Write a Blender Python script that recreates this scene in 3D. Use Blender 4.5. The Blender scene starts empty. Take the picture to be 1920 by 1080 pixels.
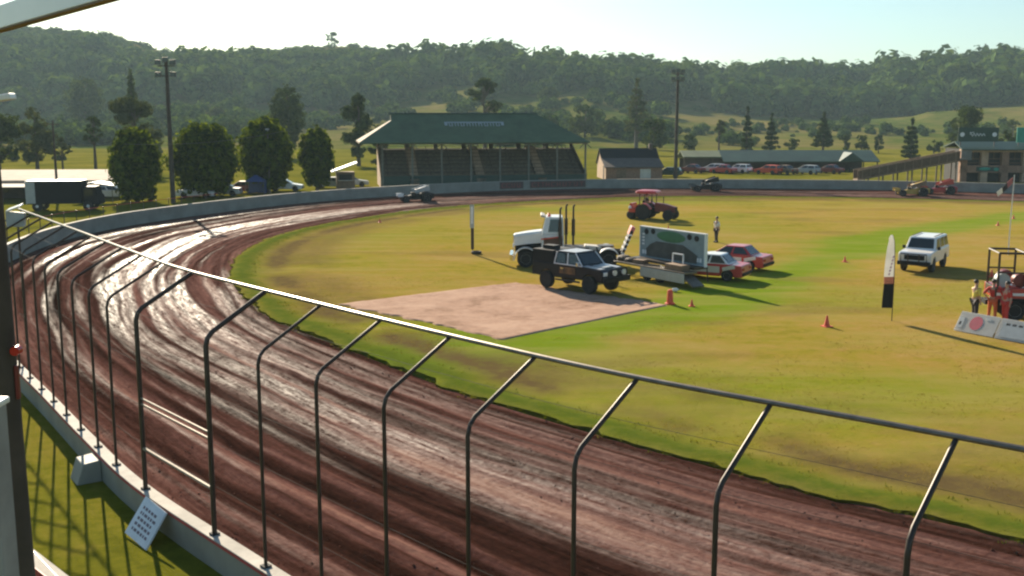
import bpy, bmesh, math, random
import numpy as np
from mathutils import Vector, Matrix, Euler

sc = bpy.context.scene
col = sc.collection
R = math.radians

# ------------------------------------------------------------------ camera
CAM_H, FOC, HOR = 9.0, 2000.0, 215.0            # height above the track, focal length in photo pixels, horizon row
cam_d = bpy.data.cameras.new('camera'); cam = bpy.data.objects.new('camera', cam_d); col.objects.link(cam)
cam.location = (0, 0, CAM_H)
TILT = math.atan((540 - HOR) / FOC)
cam.rotation_euler = (math.pi / 2 - TILT, 0, 0)
cam_d.sensor_width = 36.0
cam_d.lens = 36.0 * FOC / 1920.0
cam_d.clip_start = 0.1; cam_d.clip_end = 6000
sc.camera = cam

# ------------------------------------------------------------------ light
HAZE_D = .00021
SUN_EL, SUN_AZ = R(23.0), R(-22.4)              # azimuth from +Y towards +X
w = bpy.data.worlds.new('World'); sc.world = w; w.use_nodes = True
wn = w.node_tree; bg = wn.nodes['Background']
sky = wn.nodes.new('ShaderNodeTexSky'); sky.sky_type = 'NISHITA'; sky.sun_disc = False
sky.sun_elevation = SUN_EL; sky.sun_rotation = SUN_AZ
sky.air_density = 1.0; sky.dust_density = 0.7; sky.ozone_density = 1.0
tint = wn.nodes.new('ShaderNodeMix'); tint.data_type = 'RGBA'; tint.blend_type = 'MULTIPLY'; tint.inputs[0].default_value = 1.0
wn.links.new(sky.outputs[0], tint.inputs[6]); tint.inputs[7].default_value = (.80, 1.0, 1.10, 1)      # cool white balance of the camera
wn.links.new(tint.outputs[2], bg.inputs[0]); bg.inputs[1].default_value = 0.052
sd = bpy.data.lights.new('sun', 'SUN'); so = bpy.data.objects.new('sun', sd); col.objects.link(so)
sd.energy = 5.0; sd.angle = R(0.5); sd.color = (1.0, 0.86, 0.66)
sun_dir = Vector((math.sin(SUN_AZ) * math.cos(SUN_EL), math.cos(SUN_AZ) * math.cos(SUN_EL), math.sin(SUN_EL)))
so.rotation_euler = (-sun_dir).to_track_quat('-Z', 'Y').to_euler()
so.location = (0, 0, 60)
sc.view_settings.view_transform = 'Standard'; sc.view_settings.look = 'None'
sc.view_settings.exposure = 1.2; sc.view_settings.gamma = 1.0
sc.cycles.filter_width = 2.3
sc.cycles.max_bounces = 6; sc.cycles.transparent_max_bounces = 8; sc.cycles.volume_bounces = 0

# ------------------------------------------------------------------ helpers
def at(px, py, z=0.0):
    """point of height z that the photo shows at pixel (px, py)"""
    u = (px - 960) / FOC; v = (py - 540) / FOC
    c, s = math.cos(TILT), math.sin(TILT)
    d = (u, c - v * s, -s - v * c); t = (z - CAM_H) / d[2]
    return Vector((d[0] * t, d[1] * t, z))

def tag(o, label=None, cat=None, group=None, kind=None):
    if label: o['label'] = label
    if cat: o['category'] = cat
    if group: o['group'] = group
    if kind: o['kind'] = kind
    return o

def thing(name, label, cat, loc=(0, 0, 0), rz=0.0, group=None):
    o = bpy.data.objects.new(name, None); col.objects.link(o)
    o.location = loc; o.rotation_euler = (0, 0, rz); o.empty_display_size = 0.3
    return tag(o, label, cat, group)

class MB:
    """collects shapes, builds ONE mesh object"""
    def __init__(s): s.v = []; s.f = []; s.m = []; s.cur = 0
    def mat(s, i): s.cur = i; return s
    def add(s, vs, fs):
        b = len(s.v); s.v.extend([tuple(p) for p in vs]); s.f.extend([tuple(i + b for i in f) for f in fs]); s.m.extend([s.cur] * len(fs)); return s
    def box(s, c, size, rot=None):
        hx, hy, hz = size[0] / 2, size[1] / 2, size[2] / 2
        P = [Vector((x, y, z)) for x in (-hx, hx) for y in (-hy, hy) for z in (-hz, hz)]
        if rot is not None:
            M = Euler(rot).to_matrix(); P = [M @ p for p in P]
        c = Vector(c); P = [p + c for p in P]
        return s.add(P, [(0, 1, 3, 2), (4, 6, 7, 5), (0, 4, 5, 1), (2, 3, 7, 6), (0, 2, 6, 4), (1, 5, 7, 3)])
    def frustum(s, b, t, z0, z1):
        """b, t = (x0,x1,y0,y1) rectangles at z0 and z1"""
        P = [(b[0], b[2], z0), (b[1], b[2], z0), (b[1], b[3], z0), (b[0], b[3], z0), (t[0], t[2], z1), (t[1], t[2], z1), (t[1], t[3], z1), (t[0], t[3], z1)]
        return s.add(P, [(3, 2, 1, 0), (4, 5, 6, 7), (0, 1, 5, 4), (1, 2, 6, 5), (2, 3, 7, 6), (3, 0, 4, 7)])
    def tube(s, pts, r, n=8, cap=True):
        pts = [Vector(p) for p in pts]; k = len(pts)
        rs = r if isinstance(r, (list, tuple)) else [r] * k
        vs = []; ref = None
        for i, p in enumerate(pts):
            d = (pts[min(i + 1, k - 1)] - pts[max(i - 1, 0)])
            d = d.normalized() if d.length > 1e-9 else Vector((0, 0, 1))
            if ref is None:
                ref = Vector((0, 0, 1)) if abs(d.z) < .9 else Vector((1, 0, 0))
            a = d.cross(ref); 
            if a.length < 1e-5: a = d.cross(Vector((1, 0.3, 0)))
            a.normalize(); b = d.cross(a)
            for j in range(n):
                q = 2 * math.pi * j / n
                vs.append(p + (a * math.cos(q) + b * math.sin(q)) * rs[i])
        fs = [(i * n + j, (i + 1) * n + j, (i + 1) * n + (j + 1) % n, i * n + (j + 1) % n) for i in range(k - 1) for j in range(n)]
        if cap: fs += [tuple(range(n)), tuple(reversed(range((k - 1) * n, k * n)))]
        return s.add(vs, fs)
    def cyl(s, a, b, r, r2=None, n=12): return s.tube([a, b], [r, r if r2 is None else r2], n)
    def lathe(s, prof, c=(0, 0, 0), axis='y', n=20):
        """prof = [(radius, along)]; revolved round the axis through c"""
        vs = []
        for (r, a) in prof:
            for j in range(n):
                q = 2 * math.pi * j / n; p, t = r * math.cos(q), r * math.sin(q)
                vs.append({'y': (c[0] + p, c[1] + a, c[2] + t), 'z': (c[0] + p, c[1] + t, c[2] + a), 'x': (c[0] + a, c[1] + p, c[2] + t)}[axis])
        k = len(prof)
        fs = [(i * n + j, i * n + (j + 1) % n, (i + 1) * n + (j + 1) % n, (i + 1) * n + j) for i in range(k - 1) for j in range(n)]
        fs += [tuple(reversed(range(n))), tuple(range((k - 1) * n, k * n))]
        return s.add(vs, fs)
    def prism(s, poly, y0, y1, plane='xz', shrink=None):
        """polygon (x,z) run from y0 to y1 ('xz'), or (x,y) run from z0 to z1 ('xy'), or (y,z) run in x ('yz')"""
        n = len(poly)
        f = {'xz': lambda p, t: (p[0], t, p[1]), 'xy': lambda p, t: (p[0], p[1], t), 'yz': lambda p, t: (t, p[0], p[1])}[plane]
        vs = [f(p, y0) for p in poly] + [f(p, y1) for p in poly]
        fs = [(i, (i + 1) % n, n + (i + 1) % n, n + i) for i in range(n)] + [tuple(reversed(range(n))), tuple(range(n, 2 * n))]
        return s.add(vs, fs)
    def loft(s, rings, cap=True):
        n = len(rings[0]); vs = [p for r in rings for p in r]; k = len(rings)
        fs = [(i * n + j, i * n + (j + 1) % n, (i + 1) * n + (j + 1) % n, (i + 1) * n + j) for i in range(k - 1) for j in range(n)]
        if cap: fs += [tuple(reversed(range(n))), tuple(range((k - 1) * n, k * n))]
        return s.add(vs, fs)
    def quad(s, a, b, c, d): return s.add([a, b, c, d], [(0, 1, 2, 3)])
    def ell(s, c, r, n=10, m=7):
        vs = [(c[0], c[1], c[2] - r[2])]
        for i in range(1, m):
            t = -math.pi / 2 + math.pi * i / m
            for j in range(n):
                q = 2 * math.pi * j / n
                vs.append((c[0] + r[0] * math.cos(t) * math.cos(q), c[1] + r[1] * math.cos(t) * math.sin(q), c[2] + r[2] * math.sin(t)))
        vs.append((c[0], c[1], c[2] + r[2])); L = len(vs) - 1
        fs = [(0, 1 + (j + 1) % n, 1 + j) for j in range(n)]
        for i in range(m - 2):
            for j in range(n):
                a = 1 + i * n + j; b = 1 + i * n + (j + 1) % n
                fs.append((a, b, b + n, a + n))
        fs += [(L, 1 + (m - 2) * n + j, 1 + (m - 2) * n + (j + 1) % n) for j in range(n)]
        return s.add(vs, fs)
    def build(s, name, mats, parent=None, bevel=0.0, smooth=False, segs=2):
        me = bpy.data.meshes.new(name); me.from_pydata(s.v, [], s.f)
        mats = mats if isinstance(mats, (list, tuple)) else [mats]
        for m in mats: me.materials.append(m)
        if len(mats) > 1: me.polygons.foreach_set('material_index', s.m)
        bm = bmesh.new(); bm.from_mesh(me); bmesh.ops.recalc_face_normals(bm, faces=bm.faces[:]); bm.to_mesh(me); bm.free()
        if smooth:
            me.polygons.foreach_set('use_smooth', [True] * len(me.polygons))
            try: me.set_sharp_from_angle(angle=R(40))
            except Exception: pass
        o = bpy.data.objects.new(name, me); col.objects.link(o); o.parent = parent
        if bevel:
            b = o.modifiers.new('bevel', 'BEVEL'); b.width = bevel; b.segments = segs; b.limit_method = 'ANGLE'; b.angle_limit = R(35)
        return o

def np_mesh(name, V, F, mats, parent=None, smooth=True, attrs=None, uv=None):
    V = np.asarray(V, dtype=np.float32); F = np.asarray(F, dtype=np.int32); k = F.shape[1]
    me = bpy.data.meshes.new(name)
    me.vertices.add(len(V)); me.vertices.foreach_set('co', V.ravel())
    me.loops.add(F.size); me.loops.foreach_set('vertex_index', F.ravel())
    me.polygons.add(len(F)); me.polygons.foreach_set('loop_start', np.arange(len(F), dtype=np.int32) * k)
    try: me.polygons.foreach_set('loop_total', np.full(len(F), k, dtype=np.int32))
    except Exception: pass
    me.update(calc_edges=True)
    me.polygons.foreach_set('use_smooth', np.full(len(F), smooth))
    for m in (mats if isinstance(mats, (list, tuple)) else [mats]): me.materials.append(m)
    for nme, a in (attrs or {}).items():
        at_ = me.attributes.new(nme, 'FLOAT', 'POINT'); at_.data.foreach_set('value', np.asarray(a, dtype=np.float32).ravel())
    if uv is not None:
        l = me.uv_layers.new(name='UVMap'); l.data.foreach_set('uv', np.asarray(uv, dtype=np.float32)[F.ravel()].ravel())
    o = bpy.data.objects.new(name, me); col.objects.link(o); o.parent = parent
    return o

_rs = np.random.RandomState(7)
_lat = _rs.rand(512, 512)
def vnoise(x, y, seed=0):
    x = np.asarray(x, float) + seed * 17.3; y = np.asarray(y, float) + seed * 5.7
    xi = np.floor(x).astype(int); yi = np.floor(y).astype(int); fx = x - xi; fy = y - yi
    fx = fx * fx * (3 - 2 * fx); fy = fy * fy * (3 - 2 * fy)
    g = lambda a, b: _lat[a % 512, b % 512]
    return (g(xi, yi) * (1 - fx) + g(xi + 1, yi) * fx) * (1 - fy) + (g(xi, yi + 1) * (1 - fx) + g(xi + 1, yi + 1) * fx) * fy
def fbm(x, y, o=4, seed=0):
    s = 0; a = .5; t = 0
    for i in range(o):
        s = s + a * vnoise(np.asarray(x) * 2 ** i, np.asarray(y) * 2 ** i, seed + i * 3); t += a; a *= .5
    return s / t
def sstep(a, b, x):
    t = np.clip((np.asarray(x, float) - a) / (b - a), 0, 1); return t * t * (3 - 2 * t)
def spline(P, n):
    """Catmull-Rom through P, n samples evenly spaced in parameter"""
    P = np.asarray(P, float); k = len(P)
    E = np.vstack([2 * P[0] - P[1], P, 2 * P[-1] - P[-2]])
    u = np.linspace(0, k - 1 - 1e-9, n); i = u.astype(int); t = (u - i)[:, None]
    a, b, c, d = E[i], E[i + 1], E[i + 2], E[i + 3]
    return .5 * (2 * b + (c - a) * t + (2 * a - 5 * b + 4 * c - d) * t ** 2 + (3 * b - a - 3 * c + d) * t ** 3)

# ------------------------------------------------------------------ materials
def newmat(name):
    m = bpy.data.materials.new(name); m.use_nodes = True; nt = m.node_tree
    return m, nt, nt.nodes['Principled BSDF'], nt.nodes.new, nt.links.new
def ramp(nt, fac, stops):
    r = nt.nodes.new('ShaderNodeValToRGB'); e = r.color_ramp.elements
    while len(e) < len(stops): e.new(0.5)
    for k, (p, c) in enumerate(stops): e[k].position = p; e[k].color = (*c, 1) if len(c) == 3 else c
    nt.links.new(fac, r.inputs[0]); return r.outputs[0]
def noise_node(nt, vec, scale, detail=4, rough=.55, dist=0):
    n = nt.nodes.new('ShaderNodeTexNoise'); n.inputs['Scale'].default_value = scale; n.inputs['Detail'].default_value = detail
    n.inputs['Roughness'].default_value = rough; n.inputs['Distortion'].default_value = dist
    if vec is not None: nt.links.new(vec, n.inputs['Vector'])
    return n.outputs['Fac']
def mixc(nt, fac, a, b, mode='MIX'):
    m = nt.nodes.new('ShaderNodeMix'); m.data_type = 'RGBA'; m.blend_type = mode
    for sock, val in ((m.inputs[0], fac), (m.inputs[6], a), (m.inputs[7], b)):
        if isinstance(val, (int, float)): sock.default_value = val
        elif isinstance(val, tuple): sock.default_value = (*val, 1)
        else: nt.links.new(val, sock)
    return m.outputs[2]
def math_node(nt, op, a, b=0.0):
    m = nt.nodes.new('ShaderNodeMath'); m.operation = op
    for sock, val in ((m.inputs[0], a), (m.inputs[1], b)):
        if isinstance(val, (int, float)): sock.default_value = val
        else: nt.links.new(val, sock)
    return m.outputs[0]
def pmat(name, c, rough=.6, metal=0.0, var=.18, scale=3.0, bump=0.0, spec=.5, coat=0.0):
    m, nt, p, new, link = newmat(name)
    tc = new('ShaderNodeTexCoord').outputs['Object']
    f = noise_node(nt, tc, scale, 5, .6)
    lo = tuple(max(0, x * (1 - var)) for x in c); hi = tuple(min(1, x * (1 + var)) for x in c)
    link(ramp(nt, f, [(.3, lo), (.7, hi)]), p.inputs['Base Color'])
    p.inputs['Roughness'].default_value = rough; p.inputs['Metallic'].default_value = metal
    p.inputs['Specular IOR Level'].default_value = spec
    if coat: p.inputs['Coat Weight'].default_value = coat; p.inputs['Coat Roughness'].default_value = .1
    if bump:
        b = new('ShaderNodeBump'); b.inputs['Strength'].default_value = bump; b.inputs['Distance'].default_value = .02
        link(noise_node(nt, tc, scale * 6, 4), b.inputs['Height']); link(b.outputs[0], p.inputs['Normal'])
    return m
def leafmat(name, a, b, scale=.5, trans=.25):
    m, nt, p, new, link = newmat(name)
    geo = new('ShaderNodeNewGeometry')
    f = noise_node(nt, geo.outputs['Position'], scale, 3, .6)
    isl = math_node(nt, 'MULTIPLY', geo.outputs['Random Per Island'], .45)
    fac = math_node(nt, 'ADD', math_node(nt, 'MULTIPLY', f, .9), math_node(nt, 'SUBTRACT', isl, .2))
    c = ramp(nt, fac, [(.2, a), (.75, b)])
    d = new('ShaderNodeBsdfDiffuse'); t = new('ShaderNodeBsdfTranslucent'); mx = new('ShaderNodeMixShader')
    link(c, d.inputs[0]); link(mixc(nt, 1.0, c, (1.0, .95, .35), 'MULTIPLY'), t.inputs[0]); mx.inputs[0].default_value = trans
    link(d.outputs[0], mx.inputs[1]); link(t.outputs[0], mx.inputs[2])
    out = nt.nodes['Material Output']; link(mx.outputs[0], out.inputs[0]); nt.nodes.remove(p)
    return m

M = {}
M['white_paint'] = pmat('white_paint', (.78, .77, .74), .35, var=.06, scale=2, coat=.4)
M['cream_paint'] = pmat('cream_paint', (.62, .57, .48), .5, var=.1, scale=1.5)
M['dark_steel'] = pmat('dark_steel', (.05, .036, .028), .45, metal=.3, var=.3, scale=4)
M['bare_steel'] = pmat('bare_steel', (.20, .17, .14), .42, metal=.7, var=.25, scale=5)
M['chrome'] = pmat('chrome', (.7, .7, .7), .15, metal=1, var=.05)
M['black'] = pmat('black', (.006, .007, .010), .6, var=.3, scale=4, spec=.25)
M['black_gloss'] = pmat('black_gloss', (.004, .006, .012), .4, var=.2, spec=.3)
M['rubber'] = pmat('rubber', (.022, .02, .019), .85, var=.35, scale=8)
M['rim'] = pmat('rim', (.62, .61, .58), .4, metal=.15, var=.15)
M['glass'] = pmat('glass', (.02, .028, .03), .08, var=.1, spec=.8)
M['red_paint'] = pmat('red_paint', (.48, .035, .03), .35, var=.12, coat=.4)
M['deep_red'] = pmat('deep_red', (.16, .02, .018), .45, var=.2)
M['orange'] = pmat('orange', (.72, .085, .03), .5, var=.12)
M['yellow'] = pmat('yellow', (.55, .36, .07), .5, var=.15)
M['blue'] = pmat('blue', (.03, .07, .22), .45, var=.15)
M['silver'] = pmat('silver', (.5, .5, .5), .35, metal=.4, var=.1)
M['concrete'] = pmat('concrete', (.17, .165, .15), .85, var=.22, scale=1.2, bump=.4)
M['white_wall'] = pmat('white_wall', (.255, .25, .215), .7, var=.2, scale=.7, bump=.3)
M['red_edge'] = pmat('red_edge', (.42, .05, .05), .6, var=.2, scale=2)
M['timber'] = pmat('timber', (.22, .14, .085), .75, var=.3, scale=2.5, bump=.3)
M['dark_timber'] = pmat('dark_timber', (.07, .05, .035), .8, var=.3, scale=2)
M['pole_wood'] = pmat('pole_wood', (.075, .055, .04), .85, var=.3, scale=2)
M['roof_green'] = pmat('roof_green', (.085, .125, .064), .85, var=.2, scale=.6)
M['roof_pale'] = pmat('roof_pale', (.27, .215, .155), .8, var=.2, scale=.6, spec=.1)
M['roof_brown'] = pmat('roof_brown', (.10, .075, .06), .8, var=.25, scale=1.5)
M['brick'] = pmat('brick', (.30, .17, .11), .85, var=.25, scale=3, bump=.3)
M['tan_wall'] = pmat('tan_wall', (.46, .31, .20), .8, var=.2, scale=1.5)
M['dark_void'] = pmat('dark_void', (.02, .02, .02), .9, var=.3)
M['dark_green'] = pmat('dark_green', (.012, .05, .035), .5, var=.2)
M['sign_green'] = pmat('sign_green', (.02, .28, .2), .5, var=.1)
M['sign_white'] = pmat('sign_white', (.75, .76, .76), .5, var=.08)
M['sign_grey'] = pmat('sign_grey', (.38, .41, .41), .5, var=.12)
M['skin'] = pmat('skin', (.45, .27, .19), .55, var=.08)
M['hair'] = pmat('hair', (.03, .02, .015), .6, var=.2)
M['hi_vis'] = pmat('hi_vis', (.60, .50, .08), .7, var=.1)
M['red_cloth'] = pmat('red_cloth', (.50, .045, .035), .8, var=.15, scale=8)
M['orange_cloth'] = pmat('orange_cloth', (.62, .14, .05), .8, var=.15, scale=8)
M['dark_cloth'] = pmat('dark_cloth', (.035, .03, .032), .85, var=.25, scale=8)
M['white_cloth'] = pmat('white_cloth', (.7, .7, .68), .8, var=.08, scale=6)
def clothmat(name, c, tr=.45):
    m, nt, p, new, link = newmat(name); tc = new('ShaderNodeTexCoord').outputs['Object']
    f = ramp(nt, noise_node(nt, tc, 3.0, 4), [(.3, tuple(x * .88 for x in c)), (.7, c)])
    d = new('ShaderNodeBsdfDiffuse'); t = new('ShaderNodeBsdfTranslucent'); mx = new('ShaderNodeMixShader'); mx.inputs[0].default_value = tr
    link(f, d.inputs[0]); link(f, t.inputs[0]); link(d.outputs[0], mx.inputs[1]); link(t.outputs[0], mx.inputs[2]); link(mx.outputs[0], nt.nodes['Material Output'].inputs[0]); nt.nodes.remove(p)
    return m
M['banner_cloth'] = clothmat('banner_cloth', (.78, .77, .74))
M['cap_concrete'] = pmat('cap_concrete', (.44, .40, .34), .85, var=.25, scale=1.5, bump=.3)
M['lens'] = pmat('lens', (.8, .8, .78), .15, var=.05)
M['red_lens'] = pmat('red_lens', (.5, .02, .02), .2, var=.05)
M['bark'] = pmat('bark', (.09, .07, .05), .9, var=.3, scale=3, bump=.5)
M['fig_leaf'] = leafmat('fig_leaf', (.022, .050, .006), (.17, .22, .015), .9, .5)
M['dark_leaf'] = leafmat('dark_leaf', (.024, .044, .013), (.080, .110, .026), .5, .32)
M['pine_leaf'] = leafmat('pine_leaf', (.024, .042, .018), (.065, .090, .030), .6, .28)
M['pale_leaf'] = leafmat('pale_leaf', (.05, .065, .028), (.11, .125, .05), .5, .3)
M['forest_leaf'] = leafmat('forest_leaf', (.022, .052, .016), (.125, .190, .052), .045, .24)

# ------------------------------------------------------------------ the circuit in plan: (outer wall, inner grass edge) stations
STA = [((30, -14), (46, -6)), ((14, 1.4), (26, 9.0)), ((8.4, 5.9), (18.0, 15.4)), ((3.8, 9.8), (12.6, 19.9)), ((.7, 12.4), (9.5, 22.4)), ((-1.9, 15.1), (6.4, 24.9)),
       ((-4.5, 18.0), (3.5, 27.8)), ((-7.8, 21.8), (.2, 31.3)), ((-10.3, 25.3), (-2.8, 35.0)), ((-13.1, 29.4), (-5.6, 39.0)),
       ((-15.6, 33.0), (-7.9, 42.2)), ((-19.5, 38.8), (-10.6, 46.4)), ((-24, 46.6), (-13.2, 51.8)), ((-28, 55.5), (-15.4, 57.8)),
       ((-30.7, 64.8), (-17.1, 65.6)), ((-32.0, 75.2), (-17.7, 74.5)), ((-31.3, 84.5), (-17.0, 81.5)), ((-29, 92.3), (-15, 88)),
       ((-25.9, 100.1), (-12.3, 94.5)), ((-21.9, 107.6), (-9, 100.3)), ((-15.4, 115.6), (-4.5, 105.8)), ((-5.1, 124.2), (3.8, 111.4)),
       ((8, 130.0), (13, 115.8)), ((20.8, 131), (22, 117.5)), ((41, 128.6), (37, 115.3)), ((58.4, 121.7), (52.8, 110)), ((76, 112), (69, 101.5)), ((94, 98), (84, 89))]
OUT = np.array([s[0] for s in STA], float); INN = np.array([s[1] for s in STA], float)
NS = 900
oc = spline(OUT, NS); ic = spline(INN, NS)
mid = .5 * (oc + ic)
SLEN = np.concatenate([[0], np.cumsum(np.hypot(*np.diff(mid, axis=0).T))])
OLEN = np.concatenate([[0], np.cumsum(np.hypot(*np.diff(oc, axis=0).T))])

# resample evenly along the middle line
sv = np.linspace(0, SLEN[-1], 1000)
rs = lambda c: np.stack([np.interp(sv, SLEN, c[:, 0]), np.interp(sv, SLEN, c[:, 1])], 1)
oe, ie = rs(oc), rs(ic)
NT = 170
tv = np.linspace(0, 1, NT)
XY = oe[:, None, :] * (1 - tv)[None, :, None] + ie[:, None, :] * tv[None, :, None]
S2, T2 = np.meshgrid(sv, tv * 13.5, indexing='ij')
wob = (fbm(S2 * .05, T2 * .25, 3, 5) - .5) * 2.2                       # wheel lines wander
TT = T2 + wob
WETC = float(sv[np.argmin(np.hypot(*(.5 * (oe + ie) - np.array([-23.5, 73.0])).T))])
rut = (fbm(S2 * .03, TT * 1.2, 4, 1) - .5) * .16 + (fbm(S2 * .05, TT * 3.6, 3, 2) - .5) * .13
lump = (fbm(S2 * 1.1, T2 * 1.9, 4, 9) - .5) * .07
loose = sstep(.45, .75, fbm(S2 * .06, TT * .45, 3, 21))                   # rough clods outside the polished lane
zt = rut + lump * (.4 + 1.2 * loose)
edge = np.minimum(T2, 13.5 - T2)
zt *= sstep(0, .8, edge)
wet = sstep(.50, .72, .45 * fbm(S2 * .035, TT * .5, 3, 31) + .55 * fbm(S2 * .05, TT * 2.6, 3, 33) + .11 * np.exp(-((T2 - 8.4) / 2.6) ** 2) - .02)
wet *= .42 + 1.0 * np.exp(-((S2 - WETC) / 26.) ** 2)
near = sstep(80, 55, S2)
tone = .50 + 1.5 * (.42 * fbm(S2 * .05, TT * .8, 4, 41) + .58 * fbm(S2 * .06, TT * 3.0, 4, 43) - .5) - .17 * near * np.exp(-((TT - 5.2) / 1.3) ** 2) - .05 * near + .05 * np.exp(-((TT - 8.8) / 1.8) ** 2)  # clay tone; fine lengthwise streaks put rut shade into the colour
wet = np.clip(wet + .32 * near * np.exp(-((TT - 8.8) / 1.5) ** 2) * sstep(.35, .6, fbm(S2 * .08, TT * 2.4, 3, 91)), 0, 1.3) - .05 * sstep(8, 3, T2) * sstep(75, 40, S2)
tv_z = np.maximum(zt, -.1) + .11
V = np.concatenate([XY, tv_z[..., None]], 2).reshape(-1, 3)
idx = np.arange(1000 * NT).reshape(1000, NT)
F = np.stack([idx[:-1, :-1], idx[1:, :-1], idx[1:, 1:], idx[:-1, 1:]], -1).reshape(-1, 4)
mt, nt, p, new, link = newmat('wet_clay')
uvn = new('ShaderNodeUVMap'); uvv = uvn.outputs[0]
mp = new('ShaderNodeMapping'); mp.inputs['Scale'].default_value = (.22, 1.6, 1); link(uvv, mp.inputs[0])
a_w = new('ShaderNodeAttribute'); a_w.attribute_name = 'wet'; a_t = new('ShaderNodeAttribute'); a_t.attribute_name = 'tone'
n1 = noise_node(nt, mp.outputs[0], 3.0, 6, .65); n2 = noise_node(nt, uvv, 5.0, 6, .7)
tn = math_node(nt, 'ADD', math_node(nt, 'MULTIPLY', a_t.outputs['Fac'], .6), math_node(nt, 'ADD', math_node(nt, 'MULTIPLY', n1, .35), math_node(nt, 'MULTIPLY', n2, .25)))
cc = ramp(nt, tn, [(.36, (.013, .006, .004)), (.50, (.042, .018, .013)), (.61, (.083, .038, .030)), (.72, (.145, .071, .058)), (.86, (.25, .135, .10))])
cc = mixc(nt, math_node(nt, 'MULTIPLY', a_w.outputs['Fac'], .25), cc, (.10, .050, .036))
link(cc, p.inputs['Base Color'])
brk = nt.nodes.new('ShaderNodeMapRange'); brk.inputs[1].default_value = .40; brk.inputs[2].default_value = .58; link(math_node(nt, 'ADD', math_node(nt, 'MULTIPLY', n1, .55), math_node(nt, 'MULTIPLY', n2, .45)), brk.inputs[0])
wet_e = math_node(nt, 'MULTIPLY', a_w.outputs['Fac'], brk.outputs[0])
rr = math_node(nt, 'SUBTRACT', math_node(nt, 'ADD', .80, math_node(nt, 'MULTIPLY', n2, .2)), math_node(nt, 'MULTIPLY', wet_e, .44))
link(rr, p.inputs['Roughness'])
link(math_node(nt, 'MULTIPLY', wet_e, .34), p.inputs['Specular IOR Level'])
b = new('ShaderNodeBump'); b.inputs['Strength'].default_value = .8; b.inputs['Distance'].default_value = .07
link(math_node(nt, 'ADD', n1, math_node(nt, 'MULTIPLY', n2, .8)), b.inputs['Height']); link(b.outputs[0], p.inputs['Normal'])
tag(np_mesh('track', V, F, mt, uv=np.stack([S2.ravel(), T2.ravel()], 1), attrs={'wet': wet, 'tone': tone}), kind='structure')

# ------------------------------------------------------------------ ground outside, one sheet to the horizon
def grassmat(name, stops, big=.05, small=1.2, bump=.5, attr=False):
    m, nt, p, new, link = newmat(name)
    pos = new('ShaderNodeNewGeometry').outputs['Position']
    f = math_node(nt, 'ADD', math_node(nt, 'MULTIPLY', noise_node(nt, pos, big, 5, .6), .5), math_node(nt, 'MULTIPLY', noise_node(nt, pos, small, 8, .75), .5))
    c = ramp(nt, f, stops)
    if attr:
        g = new('ShaderNodeAttribute'); g.attribute_name = 'lush'; w_ = new('ShaderNodeAttribute'); w_.attribute_name = 'worn'; e_ = new('ShaderNodeAttribute'); e_.attribute_name = 'rim'
        fine = noise_node(nt, pos, 2.2, 5, .7)
        mp = new('ShaderNodeMapping'); mp.inputs['Scale'].default_value = (.22, 1.1, 1); mp.inputs['Rotation'].default_value = (0, 0, .35); link(pos, mp.inputs[0])
        st = noise_node(nt, mp.outputs[0], .6, 5, .6)
        k = math_node(nt, 'MULTIPLY', g.outputs['Fac'], math_node(nt, 'ADD', .35, math_node(nt, 'MULTIPLY', st, 1.2)))
        c = mixc(nt, k, c, (.135, .225, .010))
        c = mixc(nt, math_node(nt, 'MULTIPLY', math_node(nt, 'SUBTRACT', st, .42), 2.2), c, (.34, .26, .085), 'MIX')
        k = math_node(nt, 'MULTIPLY', w_.outputs['Fac'], math_node(nt, 'ADD', .3, math_node(nt, 'MULTIPLY', fine, 1.3)))
        c = mixc(nt, k, c, (.125, .088, .038))
        k = math_node(nt, 'MULTIPLY', e_.outputs['Fac'], math_node(nt, 'ADD', .45, math_node(nt, 'MULTIPLY', fine, 1.0)))
        c = mixc(nt, k, c, (.085, .115, .014))
    link(c, p.inputs['Base Color']); p.inputs['Roughness'].default_value = .95; p.inputs['Specular IOR Level'].default_value = 0
    b = new('ShaderNodeBump'); b.inputs['Strength'].default_value = bump; b.inputs['Distance'].default_value = .06
    link(noise_node(nt, pos, 5.0, 8, .8), b.inputs['Height']); link(b.outputs[0], p.inputs['Normal'])
    return m
M['meadow'] = grassmat('meadow', [(.36, (.075, .085, .009)), (.50, (.15, .145, .016)), (.64, (.24, .19, .035))], .09, 1.6)
M['infield'] = grassmat('infield', [(.36, (.185, .165, .018)), (.45, (.27, .215, .030)), (.53, (.315, .215, .048)), (.63, (.370, .235, .085))], .07, 1.3, .8, True)
g = []
for r_ in [0, 15, 30, 60, 120, 240, 500, 1000, 1600]:
    for k in range(64): g.append((r_ * math.cos(k * math.pi / 32), r_ * math.sin(k * math.pi / 32) + 40, 0))
GF = [(i * 64 + k, (i + 1) * 64 + k, (i + 1) * 64 + (k + 1) % 64, i * 64 + (k + 1) % 64) for i in range(8) for k in range(64)]
tag(np_mesh('ground', g, GF, M['meadow']), kind='structure')

# infield: rings shrinking from the inner edge towards a middle point
C0 = np.array([48., 58.])
loop = np.vstack([ie, [[88, 80], [93, 60], [88, 35], [75, 12], [60, -2]]])
ls = np.concatenate([[0], np.cumsum(np.hypot(*np.diff(np.vstack([loop, loop[:1]]), axis=0).T))])
lc = np.vstack([loop, loop[:1]])
q = np.linspace(0, ls[-1], 900, endpoint=False)
ring = np.stack([np.interp(q, ls, lc[:, 0]), np.interp(q, ls, lc[:, 1])], 1)
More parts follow.
